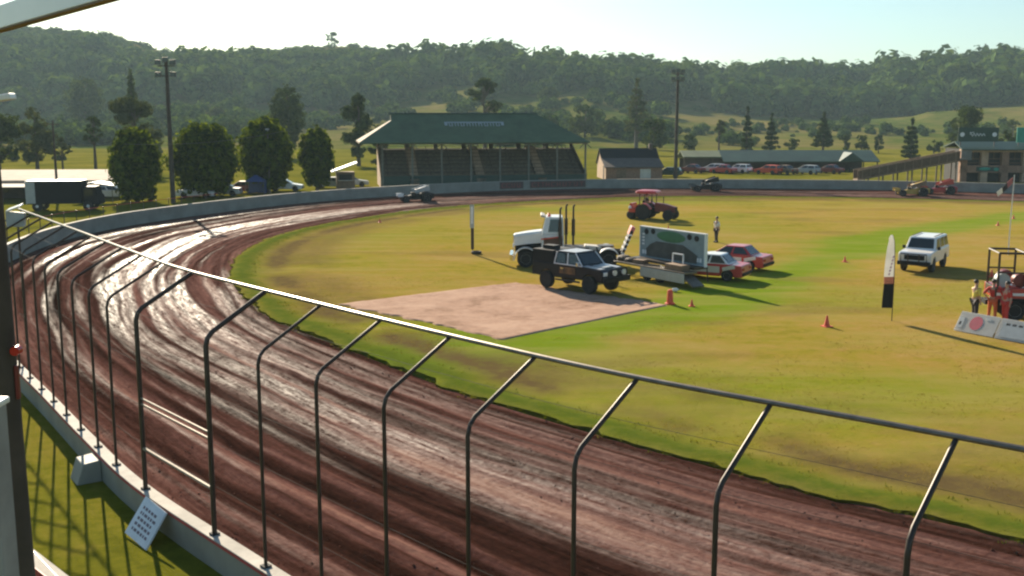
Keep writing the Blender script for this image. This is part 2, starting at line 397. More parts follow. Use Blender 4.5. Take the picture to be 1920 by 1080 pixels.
# ragged turf edge
tdir = (C0 - ring) / np.hypot(*(C0 - ring).T)[:, None]
ring = ring + tdir * ((fbm(q * .5, q * 0, 3, 3) - .5) * .7 + (fbm(q * 2.3, q * 0, 2, 13) - .5) * .45)[:, None]
tt = np.concatenate([[0, .0006], np.linspace(0.003, 1, 110) ** 1.5 + .0004]); tt[-1] = 1
G = ring[:, None, :] + (C0 - ring)[:, None, :] * tt[None, :, None]
gx, gy = G[..., 0], G[..., 1]
dd = np.full(gx.shape, 1e9)
for a in range(0, len(ring), 1):
    dd = np.minimum(dd, (gx - ring[a, 0]) ** 2 + (gy - ring[a, 1]) ** 2)
dd = np.sqrt(dd); dd[:, 0] = 0
gz = .15 * np.minimum(1, np.maximum(0, (tt[None, :] > 0) * 1.0)) + 0 * gx + (fbm(gx * .3, gy * .3, 3, 8) - .5) * .05 * (dd > .3) * np.exp(-dd / 8.) + .06 * np.exp(-((dd - .6) / .5) ** 2) * (dd > 0.01) - .05 * np.exp(-((dd - 2.3) / 1.0) ** 2)
gz[:, 0] = -.05
def seg_d(x, y, P):
    best = np.full(x.shape, 1e9)
    for (a, b) in zip(P[:-1], P[1:]):
        ab = np.array(b) - a; L = ab @ ab
        t = np.clip(((x - a[0]) * ab[0] + (y - a[1]) * ab[1]) / L, 0, 1)
        best = np.minimum(best, np.hypot(x - a[0] - t * ab[0], y - a[1] - t * ab[1]))
    return best
band = np.array([(-4, 38.), (2.5, 44.5), (7, 48.), (11, 53.), (17, 62), (26, 76), (40, 90), (60, 104)])
bw = seg_d(gx, gy, band) + (fbm(gx * .15, gy * .15, 3, 4) - .5) * 4 + (fbm(gx * .7, gy * .7, 3, 34) - .5) * 1.6
lush = 1.25 * np.exp(-(np.maximum(bw, 0) / 2.3) ** 2) + .42 * sstep(.42, .7, fbm(gx * .05, gy * .12, 4, 14)) + .35 * np.exp(-((dd - 7) / 5) ** 2) * fbm(gx * .1, gy * .1, 2, 2)
rimw = np.exp(-((dd - .7) / .85) ** 2)
wn_ = fbm(gx * .25, gy * .25, 4, 44)
worn = (1.0 * np.exp(-((dd - 2.5) / .9) ** 2) + .55 * np.exp(-((dd - 4.6) / 1.6) ** 2)) * sstep(.2, .6, wn_) + .3 * sstep(.62, .75, fbm(gx * .12, gy * .3, 4, 24)) * sstep(2, 6, dd)
nu, ntt = gx.shape
V = np.stack([gx, gy, gz], -1).reshape(-1, 3)
idx = np.arange(nu * ntt).reshape(nu, ntt); nx = np.roll(idx, -1, axis=0)
F = np.stack([idx[:, :-1], nx[:, :-1], nx[:, 1:], idx[:, 1:]], -1).reshape(-1, 4)
tag(np_mesh('infield_grass', V, F, M['infield'], attrs={'lush': np.clip(lush, 0, 1), 'worn': np.clip(worn, 0, 1), 'rim': rimw}), kind='structure')

# bare clay square on the grass
mc, nt, p, new, link = newmat('dry_clay')
pos = new('ShaderNodeNewGeometry').outputs['Position']
f = math_node(nt, 'ADD', math_node(nt, 'MULTIPLY', noise_node(nt, pos, .35, 5, .6, .6), .55), math_node(nt, 'MULTIPLY', noise_node(nt, pos, 2.5, 6, .7), .45))
link(ramp(nt, f, [(.38, (.27, .165, .11)), (.47, (.39, .245, .175)), (.6, (.47, .31, .225))]), p.inputs['Base Color'])
p.inputs['Roughness'].default_value = .95; p.inputs['Specular IOR Level'].default_value = .02
bq = new('ShaderNodeBump'); bq.inputs['Strength'].default_value = .5; bq.inputs['Distance'].default_value = .05
link(noise_node(nt, pos, 1.5, 6, .7), bq.inputs['Height']); link(bq.outputs[0], p.inputs['Normal'])
cs = [at(632, 569, .19), at(970, 528, .19), at(1256, 571, .19), at(945, 636, .19)]
pv = []; n_ = 90
for i in range(n_ + 1):
    for j in range(n_ + 1):
        a, b_ = i / n_, j / n_
        q_ = cs[0].lerp(cs[1], a).lerp(cs[3].lerp(cs[2], a), b_)
        edge_ = min(a, 1 - a, b_, 1 - b_)
        k_ = .35 if edge_ == 0 else 0
        wv = (float(fbm(q_.x * 1.1, q_.y * 1.1, 4, 61)) - .5) * .7 * max(0, 1 - edge_ * 12); pv.append((q_.x + wv, q_.y + wv, (.186 + .03 * (float(fbm(q_.x * 1.5, q_.y * 1.5, 3, 66)) - .4)) if edge_ > 0 else .10))
pf = [(i * (n_ + 1) + j, (i + 1) * (n_ + 1) + j, (i + 1) * (n_ + 1) + j + 1, i * (n_ + 1) + j + 1) for i in range(n_) for j in range(n_)]
tag(np_mesh('clay_square', pv, pf, mc), kind='structure')

# tufts hanging over the turf edge, clods of clay thrown along both edges of the track
def tufts(name, pts, zs, hgt, mat, seed, blades=5):
    r = np.random.RandomState(seed); n = len(pts); B = np.repeat(np.column_stack([pts, zs]), blades, axis=0) + np.column_stack([r.randn(n * blades, 2) * .05, np.zeros(n * blades)])
    a = r.uniform(0, 6.28, len(B)); d = np.column_stack([np.cos(a), np.sin(a), 0 * a]); h = (hgt * r.uniform(.5, 1.3, len(B)))[:, None]; wd = h * .22
    sd = np.column_stack([-np.sin(a), np.cos(a), 0 * a]); up = np.array([0, 0, 1.])
    V = np.stack([B - sd * wd, B + sd * wd, B + sd * wd * .5 + up * h * .8 + d * h * .3, B - sd * wd * .5 + up * h + d * h * .5], 1).reshape(-1, 3)
    return np_mesh(name, V, np.arange(len(V)).reshape(-1, 4), mat, smooth=False)
M['tuft'] = leafmat('tuft', (.075, .105, .014), (.20, .19, .035), .8, .35)
rt_ = np.random.RandomState(5); vis = np.where(ring[:, 0] < 40)[0]
k_ = rt_.choice(vis, 5200); o_ = rt_.rand(5200) ** 2.2 * 1.6 - .05
tag(tufts('grass_tufts', ring[k_] + tdir[k_] * o_[:, None] + rt_.randn(5200, 2) * .15, np.where(o_ < 0, .06, .14), .055, M['tuft'], 5), 'ragged grass tufts along the inner edge of the track', 'grass', kind='stuff')
nT = 26000; pT = np.column_stack([rt_.uniform(-12, 34, nT), rt_.uniform(18, 58, nT)])
dT = np.array([np.min((ring[:, 0] - a) ** 2 + (ring[:, 1] - b_) ** 2) for a, b_ in pT]); nearest = np.array([np.argmin((ring[:, 0] - a) ** 2 + (ring[:, 1] - b_) ** 2) for a, b_ in pT])
ins = ((pT - ring[nearest]) * tdir[nearest]).sum(1) > 1.2
cl_ = fbm(pT[:, 0] * .35, pT[:, 1] * .35, 3, 77)
inpad = (np.abs(pT[:, 0] + .3) + np.abs(pT[:, 1] - 49.5)) < 9.6
kp = ins & ~inpad & (cl_ > .46)
M['dry_tuft'] = leafmat('dry_tuft', (.16, .15, .02), (.34, .23, .06), .25, .3)
tag(tufts('lawn_tufts', pT[kp], np.full(kp.sum(), .14), .035, M['dry_tuft'], 9, 4), 'short dry grass tufts over the near infield', 'grass', kind='stuff')
nC = 7000; sC = rt_.uniform(0, SLEN[-1] * .62, nC); tC = np.where(rt_.rand(nC) < .5, rt_.rand(nC) ** 2 * 3.0 + .15, 13.3 - rt_.rand(nC) ** 2 * 4.0); tC[: nC // 4] = rt_.uniform(.5, 13, nC // 4)
iC = np.clip(np.searchsorted(sv, sC), 0, 999); pC = oe[iC] + (ie[iC] - oe[iC]) * (tC / 13.5)[:, None] + rt_.randn(nC, 2) * .2
szC = .012 + .03 * rt_.rand(nC) ** 3
oct_ = np.array([[1, 0, 0], [0, 1, 0], [-1, 0, 0], [0, -1, 0], [0, 0, .8], [0, 0, -.5]]); of_ = np.array([[0, 1, 4], [1, 2, 4], [2, 3, 4], [3, 0, 4], [1, 0, 5], [2, 1, 5], [3, 2, 5], [0, 3, 5]])
VC = oct_[None] * (szC[:, None, None] * rt_.uniform(.6, 1.4, (nC, 6, 1))); zC = np.interp(tC, [0, 1, 12.5, 13.5], [.12, .13, .13, .12])
VC = VC + np.column_stack([pC, zC + .01])[:, None, :]
FC = (of_[None] + (np.arange(nC) * 6)[:, None, None]).reshape(-1, 3)
tag(np_mesh('clay_clods', VC.reshape(-1, 3), FC, pmat('clod_clay', (.115, .06, .042), .95, var=.4, scale=2, spec=.05), smooth=False), 'loose clods of clay scattered along the dirt track', 'clods', kind='stuff')

# ------------------------------------------------------------------ hills
PR = np.array([(-700, 60), (-200, 50), (0, 45), (80, 46), (148, 51), (215, 58), (260, 68), (304, 82), (352, 89), (426, 91), (519, 89), (593, 83), (677, 81), (733, 91), (796, 97), (870, 97), (892, 88),
               (936, 85), (970, 89), (980, 102), (1010, 107), (1073, 115), (1121, 113), (1173, 107), (1203, 113), (1228, 126), (1280, 132), (1354, 133), (1391, 119), (1436, 122), (1465, 127), (1487, 119),
               (1554, 125), (1606, 118), (1636, 111), (1724, 108), (1773, 98), (1828, 92), (1873, 94), (1920, 96), (2200, 90), (2900, 85)], float)
FE = np.array([(-700, 235), (0, 238), (110, 236), (200, 226), (330, 206), (400, 196), (470, 212), (560, 222), (680, 214), (750, 204), (790, 197), (850, 184), (890, 178), (960, 188), (1020, 190), (1060, 184),
               (1110, 178), (1180, 196), (1260, 206), (1330, 215), (1400, 221), (1700, 222), (1730, 214), (1800, 204), (1920, 196), (2900, 190)], float)
def hill(p, Y):
    """terrain height on the bearing p (in photo columns) at depth Y"""
    Yr = 770 + 50 * (fbm(p * .002, p * 0, 2, 6) - .5)
    zr = CAM_H + (HOR - np.interp(p, PR[:, 0], PR[:, 1])) / FOC * Yr - 5.0
    zf = np.maximum(2.0, CAM_H + (HOR - np.interp(p, FE[:, 0], FE[:, 1])) / FOC * 520)
    a = np.clip((Y - 270) / 250, 0, 1); b = np.clip((Y - 520) / (Yr - 520), 0, 1)
    z = zf * (a ** 1.5) + (zr - zf) * (b ** .9)
    X = (p - 960) / FOC * Y
    z = z + (fbm(X * .012, Y * .012, 4, 12) - .5) * 9 * sstep(300, 480, Y) * (1 - .5 * sstep(600, 760, Y))
    return z - .0009 * np.maximum(0, Y - Yr) ** 1.8 - .4 * (1 - sstep(262, 300, Y))
pv_, Yv = np.meshgrid(np.linspace(-650, 2850, 300), np.concatenate([np.linspace(255, 540, 70), np.linspace(545, 1000, 90)]), indexing='ij')
hz = hill(pv_, Yv); hx = (pv_ - 960) / FOC * Yv
idx = np.arange(hx.size).reshape(hx.shape)
F = np.stack([idx[:-1, :-1], idx[1:, :-1], idx[1:, 1:], idx[:-1, 1:]], -1).reshape(-1, 4)
mh, nt, p, new, link = newmat('pasture')
pos = new('ShaderNodeNewGeometry').outputs['Position']
mp = new('ShaderNodeMapping'); mp.inputs['Scale'].default_value = (1, .45, 1); link(pos, mp.inputs[0])
f = math_node(nt, 'ADD', math_node(nt, 'MULTIPLY', noise_node(nt, mp.outputs[0], .016, 5, .6), .6), math_node(nt, 'MULTIPLY', noise_node(nt, pos, .12, 5, .65), .4))
link(ramp(nt, f, [(.36, (.040, .060, .014)), (.45, (.080, .105, .018)), (.52, (.14, .13, .035)), (.64, (.20, .15, .065))]), p.inputs['Base Color'])
p.inputs['Roughness'].default_value = .95; p.inputs['Specular IOR Level'].default_value = 0
tag(np_mesh('hills', np.stack([hx, Yv, hz], -1).reshape(-1, 3), F, mh), kind='structure')

# ------------------------------------------------------------------ foliage
def leaf_cloud(blobs, n, leaf, seed, clump=.38, flat=.75):
    """n bent leaf-clump faces through ellipsoid blobs; returns vertices and quads"""
    r = np.random.RandomState(seed); B = np.array(blobs, float)
    vol = (B[:, 3] * B[:, 4] * B[:, 5]) ** .67; cnt = np.maximum(1, (vol / vol.sum() * n).astype(int)); P, N = [], []
    for bl, c in zip(B, cnt):
        k = max(6, int(9 * (bl[3] * bl[4] * bl[5]) ** .33 / max(leaf * 2.2, .2)))
        k = min(k, max(6, c // 9))
        d = r.randn(k, 3); d /= np.linalg.norm(d, axis=1)[:, None]
        cc = d * (r.uniform(.45, 1.0, k) ** .5)[:, None]
        w_ = r.randint(0, k, c); o = r.randn(c, 3); o /= np.linalg.norm(o, axis=1)[:, None]
        o2 = o * (r.uniform(.2, 1, c) ** .5)[:, None] * clump
        q_ = cc[w_] * (1 - clump * .6) + o2
        P.append(q_ * bl[3:6] + bl[:3]); nn = .8 * o + .7 * cc[w_]; nn[:, 2] += .2; N.append(nn)
    P = np.vstack(P); N = np.vstack(N) + r.randn(len(P), 3) * .22; N /= np.linalg.norm(N, axis=1)[:, None]
    a = np.cross(N, r.randn(len(P), 3)); a /= np.linalg.norm(a, axis=1)[:, None]; b_ = np.cross(N, a)
    s = (leaf * r.uniform(.6, 1.3, len(P)))[:, None]
    V = np.stack([P + a * s, P + b_ * s * flat + N * s * .15, P - a * s, P - b_ * s * flat + N * s * .15], 1).reshape(-1, 3)
    return V, np.arange(len(V)).reshape(-1, 4)

# far wood on the hillside: one mass, thousands of crowns
rf = np.random.RandomState(11)
temps = [leaf_cloud([(0, 0, .50, .5, .5, .46), (.24, .1, .40, .32, .32, .34), (-.22, -.12, .42, .33, .3, .34)], 250, .125, 60 + k, .60)[0] for k in range(8)]
VV = []
NC = 5200
pc = rf.uniform(-330, 2250, NC); Yc = 520 + rf.rand(NC) ** .85 * 330
clear = fbm(pc * .006, Yc * .012, 3, 51)
for p_, Y_, cl in zip(pc, Yc, clear):
    if cl > .66 and (p_ > 780 or Y_ > 680): continue
    X_ = (p_ - 960) / FOC * Y_; z_ = float(hill(np.array(p_), np.array(Y_)))
    if Y_ > 790: continue
    big = rf.rand() ** 2.2
    s_ = (8.0 + 13.0 * big) if Y_ < 660 else 9.5 + 3.5 * rf.rand(); h_ = s_ * rf.uniform(.75, 1.1)
    if Y_ > 700: s_ *= .66; h_ *= .6
    th = rf.uniform(0, 6.28); T_ = temps[rf.randint(8)]
    c_, n_s = math.cos(th), math.sin(th)
    VV.append(np.stack([(T_[:, 0] * c_ - T_[:, 1] * n_s) * s_ + X_, (T_[:, 0] * n_s + T_[:, 1] * c_) * s_ + Y_, T_[:, 2] * h_ + z_ - (.8 if Y_ < 690 else 3.6)], 1))
for k in range(1500):                                     # scattered shrubs and clumps on the lower slopes
    p_ = rf.uniform(-200, 2150); Y_ = rf.uniform(300, 530)
    if fbm(p_ * .008, Y_ * .02, 3, 71) < .5 + .10 * (p_ > 1250) - .14 * (p_ < 430 and Y_ > 380): continue
    X_ = (p_ - 960) / FOC * Y_; z_ = float(hill(np.array(p_), np.array(Y_))); s_ = rf.uniform(2.5, 8.5) if p_ < 1250 else rf.uniform(1.5, 5); T_ = temps[rf.randint(6)]
    VV.append(np.stack([T_[:, 0] * s_ + X_, T_[:, 1] * s_ + Y_, T_[:, 2] * s_ * rf.uniform(.7, 1.1) + z_ - .3], 1))
VV = np.vstack(VV)
tag(np_mesh('hillside_forest', VV, np.arange(len(VV)).reshape(-1, 4), M['forest_leaf'], smooth=False),
    'dense dark green forest covering the hills behind the speedway', 'forest', kind='stuff')

def tree(label, x, y, z, h, wdt, style, leaf, n, mat, seed, group, name='tree', low=.18, cat='tree'):
    t = thing(name, label, cat, (x, y, z), 0, group); r = random.Random(seed)
    rw = wdt / 2
    tb = MB(); tr = max(.12, h * .026)
    top = h * (.75 if style != 'conifer' else .96)
    lean = (r.uniform(-.03, .03) * h, r.uniform(-.03, .03) * h)
    tb.tube([(0, 0, -.6), (lean[0] * .2, lean[1] * .2, h * .25), (lean[0] * .6, lean[1] * .6, h * .5), (lean[0], lean[1], top)], [tr * 1.25, tr, tr * .7, tr * .2], 9)
    blobs = []
    if style == 'dome':           # full rounded fig crown, slightly pointed top
        zc = h * (low + .02)
        for k in range(9):
            f = k / 8; zz = zc + (h - zc) * f
            rr = rw * (max(0.0, 1 - ((f - .36) / .66) ** 2)) ** .62 if f > .36 else rw * (.70 + .30 * (f / .36))
            m_ = 5 if rr > rw * .5 else 3
            for j in range(m_):
                q_ = 6.28 * j / m_ + k * .7; s_ = rr * r.uniform(.42, .56); o_ = max(0, rr - s_ * .9)
                blobs.append((o_ * math.cos(q_), o_ * math.sin(q_), min(zz, h - s_ * .55), s_, s_, s_ * .8))
        blobs.append((0, 0, h * .5, rw * .7, rw * .7, h * .33))
    elif style == 'round':        # broad crown of separate clumps with gaps
        for k in range(16):
            q_ = r.uniform(0, 6.28); f = r.uniform(low, .9); rr = rw * math.sqrt(max(.05, 1 - ((f - .55) / .55) ** 2)) * r.uniform(.4, .75)
            s_ = rw * r.uniform(.34, .50)
            blobs.append((rr * math.cos(q_), rr * math.sin(q_), h * f, s_, s_, s_ * .8))
        blobs.append((0, 0, h * .86, rw * .4, rw * .4, h * .13))
    elif style == 'open':         # umbrella crown on bare limbs
        for k in range(15):
            q_ = r.uniform(0, 6.28); f = r.uniform(.55, .93); rr = rw * (1 - abs(f - .68) * 1.6) * r.uniform(.35, .85); s_ = rw * r.uniform(.22, .34)
            blobs.append((rr * math.cos(q_), rr * math.sin(q_), h * f, s_, s_, s_ * .55))
        blobs.append((0, 0, h * .93, rw * .35, rw * .35, h * .06))
    elif style == 'conifer':      # tiers of drooping whorls
        nk = 9
        for k in range(nk):
            f = low + (1 - low) * k / (nk - 1); rr = rw * (1.02 - f) ** .75 / (1.02 - low) ** .75
            m_ = 5 if rr > .3 * rw else 2
            for j in range(m_):
                q_ = 6.28 * j / m_ + k * 1.1 + r.uniform(-.3, .3); s_ = max(.12 * rw, rr * r.uniform(.38, .6)); o_ = rr * r.uniform(.35, .7)
                blobs.append((o_ * math.cos(q_), o_ * math.sin(q_), h * min(.97, f) , s_, s_, h * .045))
    for bq_ in (blobs if style in ('open', 'round') else blobs[::4]):
        zs = max(h * .2, min(bq_[2] - h * .12, top * .95)); u_ = zs / top
        tb.tube([(lean[0] * u_, lean[1] * u_, zs), (bq_[0] * .55, bq_[1] * .55, bq_[2] - h * .05), (bq_[0], bq_[1], bq_[2])], [tr * .45, tr * .28, tr * .1], 5)
    tb.build('trunk', M['bark'], t, smooth=True)
    V_, F_ = leaf_cloud(blobs, n, leaf, seed, .42)
    np_mesh('crown', V_, F_, mat, t, smooth=False)
    return t
def tree_px(label, p0, p1, ytop, Y, style, leaf, n, mat, seed, group, name='tree', low=.18, cat='tree'):
    x = ((p0 + p1) / 2 - 960) / FOC * Y
    z = float(hill(np.array((p0 + p1) / 2.), np.array(float(Y)))) if Y > 262 else 0.0
    z = max(z, 0.0)
    h = CAM_H + (HOR - ytop) / FOC * Y - z
    return tree(label, x, Y, z, h, (p1 - p0) / FOC * Y, style, leaf, n, mat, seed, group, name, low, cat)

GF_ = 'rounded fig trees behind the outer wall'
tree_px('egg-shaped dark fig tree, leftmost of four behind the outer wall', 204, 312, 238, 112, 'dome', .24, 9000, M['fig_leaf'], 1, GF_, 'fig_tree', .10)
tree_px('widest dark fig tree, second from the left beside the floodlight pole', 316, 458, 230, 118, 'dome', .25, 13000, M['fig_leaf'], 2, GF_, 'fig_tree', .12)
tree_px('tallest dark fig tree, behind the thin grey pole', 446, 556, 218, 125, 'dome', .25, 11000, M['fig_leaf'], 3, GF_, 'fig_tree', .12)
tree_px('narrow dark fig tree nearest to the grandstand', 559, 633, 234, 128, 'dome', .23, 7500, M['fig_leaf'], 4, GF_, 'fig_tree', .13)
GV = 'trees scattered across the valley'
tree_px('tall dome-topped dark pine rising behind the tallest fig tree', 504, 582, 160, 225, 'dome', .34, 3600, M['dark_leaf'], 5, GV, 'pine_tree', .2)
tree_px('dark broad tree standing left of the grandstand roof', 640, 708, 172, 190, 'round', .32, 3000, M['dark_leaf'], 6, GV)
tree_px('smaller pale tree beside the left end of the grandstand', 690, 735, 230, 165, 'round', .26, 1500, M['pale_leaf'], 7, GV)
tree_px('dark open-crowned pine rising over the grandstand ridge', 872, 948, 146, 250, 'open', .36, 2200, M['dark_leaf'], 8, GV, 'pine_tree', .5)
tree_px('large brownish green tree behind the leftmost fig tree', 212, 312, 178, 165, 'round', .28, 4200, M['pale_leaf'], 9, GV)
tree_px('thin dark tree poking above the brownish tree behind the figs', 240, 275, 130, 240, 'conifer', .34, 900, M['dark_leaf'], 19, GV, 'pine_tree', .5)
tree_px('big round tree alone below the forest on the left hillside', 130, 210, 146, 430, 'dome', .6, 2600, M['dark_leaf'], 10, GV)
tree_px('ragged olive tree above the pale-roofed house', 38, 112, 198, 175, 'round', .27, 2600, M['pale_leaf'], 11, GV)
tree_px('slim open tree on the bright green pasture left of the figs', 160, 207, 215, 175, 'open', .22, 900, M['dark_leaf'], 12, GV, low=.4)
tree_px('dark tree at the left margin above the house', -40, 48, 205, 165, 'round', .27, 2400, M['dark_leaf'], 13, GV)
tree_px('small drooping tree right of the ragged olive tree', 105, 140, 255, 160, 'open', .2, 600, M['pale_leaf'], 14, GV)
tree_px('low round tree right of the grandstand roof', 1062, 1128, 196, 330, 'round', .45, 1500, M['dark_leaf'], 15, GV)
tree_px('faint feathery tree behind the stone hut', 1160, 1222, 150, 285, 'conifer', .42, 1500, M['pale_leaf'], 16, GV, 'pine_tree', .3)
tree_px('bushy tree between the stone hut and the tall floodlight pole', 1196, 1250, 222, 240, 'round', .34, 1300, M['dark_leaf'], 17, GV)
tree_px('slim dark hoop pine, tallest of the pair behind the long green shed', 1383, 1410, 200, 230, 'conifer', .32, 1400, M['pine_leaf'], 18, GV, 'pine_tree', .12)
tree_px('broader hoop pine, right one of the pair behind the long green shed', 1422, 1460, 214, 230, 'conifer', .34, 1600, M['pine_leaf'], 20, GV, 'pine_tree', .12)
tree_px('small sparse tree behind the left end of the long green shed', 1332, 1358, 222, 245, 'open', .3, 500, M['pale_leaf'], 21, GV, low=.3)
tree_px('lone hoop pine above the middle of the long green shed', 1518, 1558, 210, 240, 'conifer', .34, 1500, M['pine_leaf'], 22, GV, 'pine_tree', .25)
tree_px('dark hoop pine above the wooden ramp', 1680, 1724, 222, 215, 'conifer', .32, 1700, M['pine_leaf'], 23, GV, 'pine_tree', .1)
tree_px('spreading bushy tree behind the clubhouse roof sign', 1756, 1836, 200, 235, 'round', .34, 2400, M['dark_leaf'], 24, GV)
tree_px('short bush standing in the dry paddock above the shed', 1632, 1652, 250, 255, 'round', .3, 500, M['dark_leaf'], 25, GV, 'bush', cat='bush')
tree_px('low dark bush between the paddock trees', 1566, 1590, 252, 262, 'round', .32, 500, M['dark_leaf'], 26, GV, 'bush', cat='bush')
tree_px('pale round bush behind the clubhouse', 1855, 1905, 240, 190, 'round', .28, 1200, M['dark_leaf'], 27, GV, 'bush', cat='bush')
tree_px('olive bush on the slope above the figs', 385, 430, 205, 400, 'round', .5, 900, M['pale_leaf'], 28, GV, 'bush', cat='bush')
tree_px('dark bush low on the slope between two fig trees', 425, 460, 228, 330, 'round', .4, 700, M['dark_leaf'], 29, GV, 'bush', cat='bush')
tree_px('rounded tree on the slope right of the open-crowned pine', 1005, 1050, 165, 480, 'dome', .6, 1200, M['dark_leaf'], 30, GV)
for k in range(10):
    pc_ = [30, 118, 300, 985, 1140, 1290, 1480, 1610, 1745, 1890][k]; yt_ = [285, 290, 268, 232, 222, 250, 258, 252, 262, 222][k]
    tree_px(['tiny dark shrub above the house roof', 'small shrub on the pasture beyond the house', 'small shrub seen between the floodlight pole and the figs', 'shrub on the slope behind the grandstand roof',
             'shrub on the dry slope above the stone hut', 'shrub right of the tall floodlight pole', 'low shrub right of the hoop pine pair', 'low shrub left of the paddock bush',
             'shrub beside the pine above the wooden ramp', 'shrub on the yellow slope above the right roof sign'][k], pc_ - 14, pc_ + 14, yt_, [210, 215, 230, 300, 330, 250, 255, 258, 250, 330][k],
            'round', .3, 420, M['dark_leaf'], 80 + k, GV, 'bush', cat='bush')
GR = 'lone trees on the skyline'
for k, (a_, b_, yt, st, lb) in enumerate([(618, 642, 64, 'open', 'lone spreading tree on the left ridge line'), (996, 1006, 92, 'conifer', 'leftmost of three thin trees on the middle skyline'),
        (1014, 1023, 95, 'conifer', 'middle of three thin trees on the middle skyline'), (1027, 1038, 97, 'open', 'rightmost of three thin trees on the middle skyline'),
        (1070, 1078, 104, 'conifer', 'short thin tree alone on the middle ridge'), (1246, 1258, 123, 'round', 'small dark tree at the dip in the skyline beside the tall pole'),
        (1658, 1670, 97, 'open', 'lone tree on the right ridge line'), (1818, 1838, 87, 'conifer', 'pointed tree on the rising right ridge'), (1902, 1914, 84, 'conifer', 'thin tree at the right end of the skyline')]):
    tree_px(lb, a_, b_, yt, 765, 'round' if st == 'open' else st, .6, 600, M['dark_leaf'], 40 + k, GR, 'skyline_tree')

# ------------------------------------------------------------------ concrete safety wall right round the track
nrm = oc - ic; nrm = nrm / np.hypot(*nrm.T)[:, None]        # outward
tg = np.gradient(oc, axis=0); tg /= np.hypot(*tg.T)[:, None]
outn = np.stack([-tg[:, 1], tg[:, 0]], 1); outn *= np.sign((outn * nrm).sum(1))[:, None]
def on_wall(s, off=0.0, z=0.0):
    """point at arc length s along the wall's track face, off metres outward, at height z"""
    x = np.interp(s, OLEN, oc[:, 0]); y = np.interp(s, OLEN, oc[:, 1]); a = np.interp(s, OLEN, outn[:, 0]); b = np.interp(s, OLEN, outn[:, 1])
    n = math.hypot(a, b); return Vector((x + a / n * off, y + b / n * off, z))
def s_of(x, y): return float(OLEN[np.argmin((oc[:, 0] - x) ** 2 + (oc[:, 1] - y) ** 2)])
WH = 1.2
def sweep(name, mat, prof, s0, s1, ds, parent):
    rings = []
    for s in np.arange(s0, s1 + 1e-6, ds): rings.append([tuple(on_wall(s, o, z)) for (o, z) in prof])
    m = MB(); m.loft(rings); return m.build(name, mat, parent)
wall = thing('safety_wall', 'low white concrete safety wall curving round the outside of the dirt track', 'wall', tuple(on_wall(40)), 0)
wall.location = (0, 0, 0)
sweep('wall_body', M['white_wall'], [(0, -.2), (0, WH), (.26, WH), (.26, -.2)], 2, OLEN[-1] - 2, .8, wall)
sweep('wall_cap', M['cap_concrete'], [(-.01, WH + .002), (-.01, WH + .025), (.265, WH + .025), (.265, WH + .002)], 2, OLEN[-1] - 2, .8, wall)
sweep('red_edge', M['red_edge'], [(.262, WH - .05), (.262, WH + .002), (.275, WH + .002), (.275, WH - .05)], 2, s_of(-24, 46), .8, wall)
sb = s_of(-9.55, 24.0)
m = MB(); p0 = on_wall(sb - .35, .265); p1 = on_wall(sb + .35, .265); o = on_wall(sb, 1.15) - on_wall(sb, .265)
q = [p0, p1, p1 + o * .9, p0 + o * .9]
m.add([(*v.xy, -.1) for v in q] + [(*p0.xy, WH - .06), (*p1.xy, WH - .06), (*(p1 + o * .45).xy, WH - .1), (*(p0 + o * .45).xy, WH - .1)], [(0, 1, 2, 3), (7, 6, 5, 4), (0, 4, 5, 1), (1, 5, 6, 2), (2, 6, 7, 3), (3, 7, 4, 0)])
m.build('buttress', M['white_wall'], wall, bevel=.02)
# grassed spectator bank behind the near wall
sB = np.linspace(4, s_of(-26, 50), 110); oB = np.concatenate([[.24], np.linspace(.4, 13, 40), [16.]])
VB = []
for s_ in sB:
    k_ = float(1 - sstep(s_of(-17, 35), s_of(-24, 46), s_))
    for o_ in oB:
        p_ = on_wall(s_, o_); VB.append((p_.x, p_.y, (.62 + .05 * (float(fbm(p_.x * .5, p_.y * .5, 3, 2)) - .5)) * k_ * float(1 - sstep(11.5, 15.5, o_)) + (.012 if o_ < 15 else -.02)))
ib = np.arange(len(VB)).reshape(len(sB), len(oB))
tag(np_mesh('grass_bank', VB, np.stack([ib[:-1, :-1], ib[1:, :-1], ib[1:, 1:], ib[:-1, 1:]], -1).reshape(-1, 4), M['meadow']), kind='structure')
def wall_banner(px0, px1, board, marks, seed):
    a = at(px0, 353); b_ = at(px1, 353); s0, s1 = s_of(a.x, a.y), s_of(b_.x, b_.y)
    bd = sweep('advertising_panel', board, [(-.03, .32), (-.03, 1.12), (-.004, 1.12), (-.004, .32)], s0, s1, (s1 - s0) / 12, wall)
    m = MB(); r = random.Random(seed); s = s0 + .3
    while s < s1 - .6:
        w_ = r.choice([.35, .45, .5]); st = on_wall(s + .1, 0) - on_wall(s, 0); ang = math.atan2(st.y, st.x)
        for (u, z, lu, lz) in r.choice([[(0, .72, .1, .5), (.25, .94, .4, .08), (.25, .5, .4, .08)], [(0, .72, .1, .5), (.36, .72, .1, .5), (.18, .72, .3, .08)], [(.18, .94, .45, .09), (.18, .7, .1, .45)], [(0, .72, .1, .5), (.36, .72, .1, .5), (.18, .5, .4, .09)]]):
            c_ = on_wall(s + u, -.042, z); m.box(c_, (lu, .02, lz), (0, 0, ang))
        s += w_ + .25
    m.build('lettering', marks, bd)
wall_banner(886, 944, pmat('banner_dark', (.10, .055, .05), .7), pmat('banner_red', (.26, .07, .06), .7), 1); wall_banner(962, 1090, pmat('banner_brown', (.10, .055, .05), .7), pmat('banner_rust', (.26, .07, .06), .7), 2)

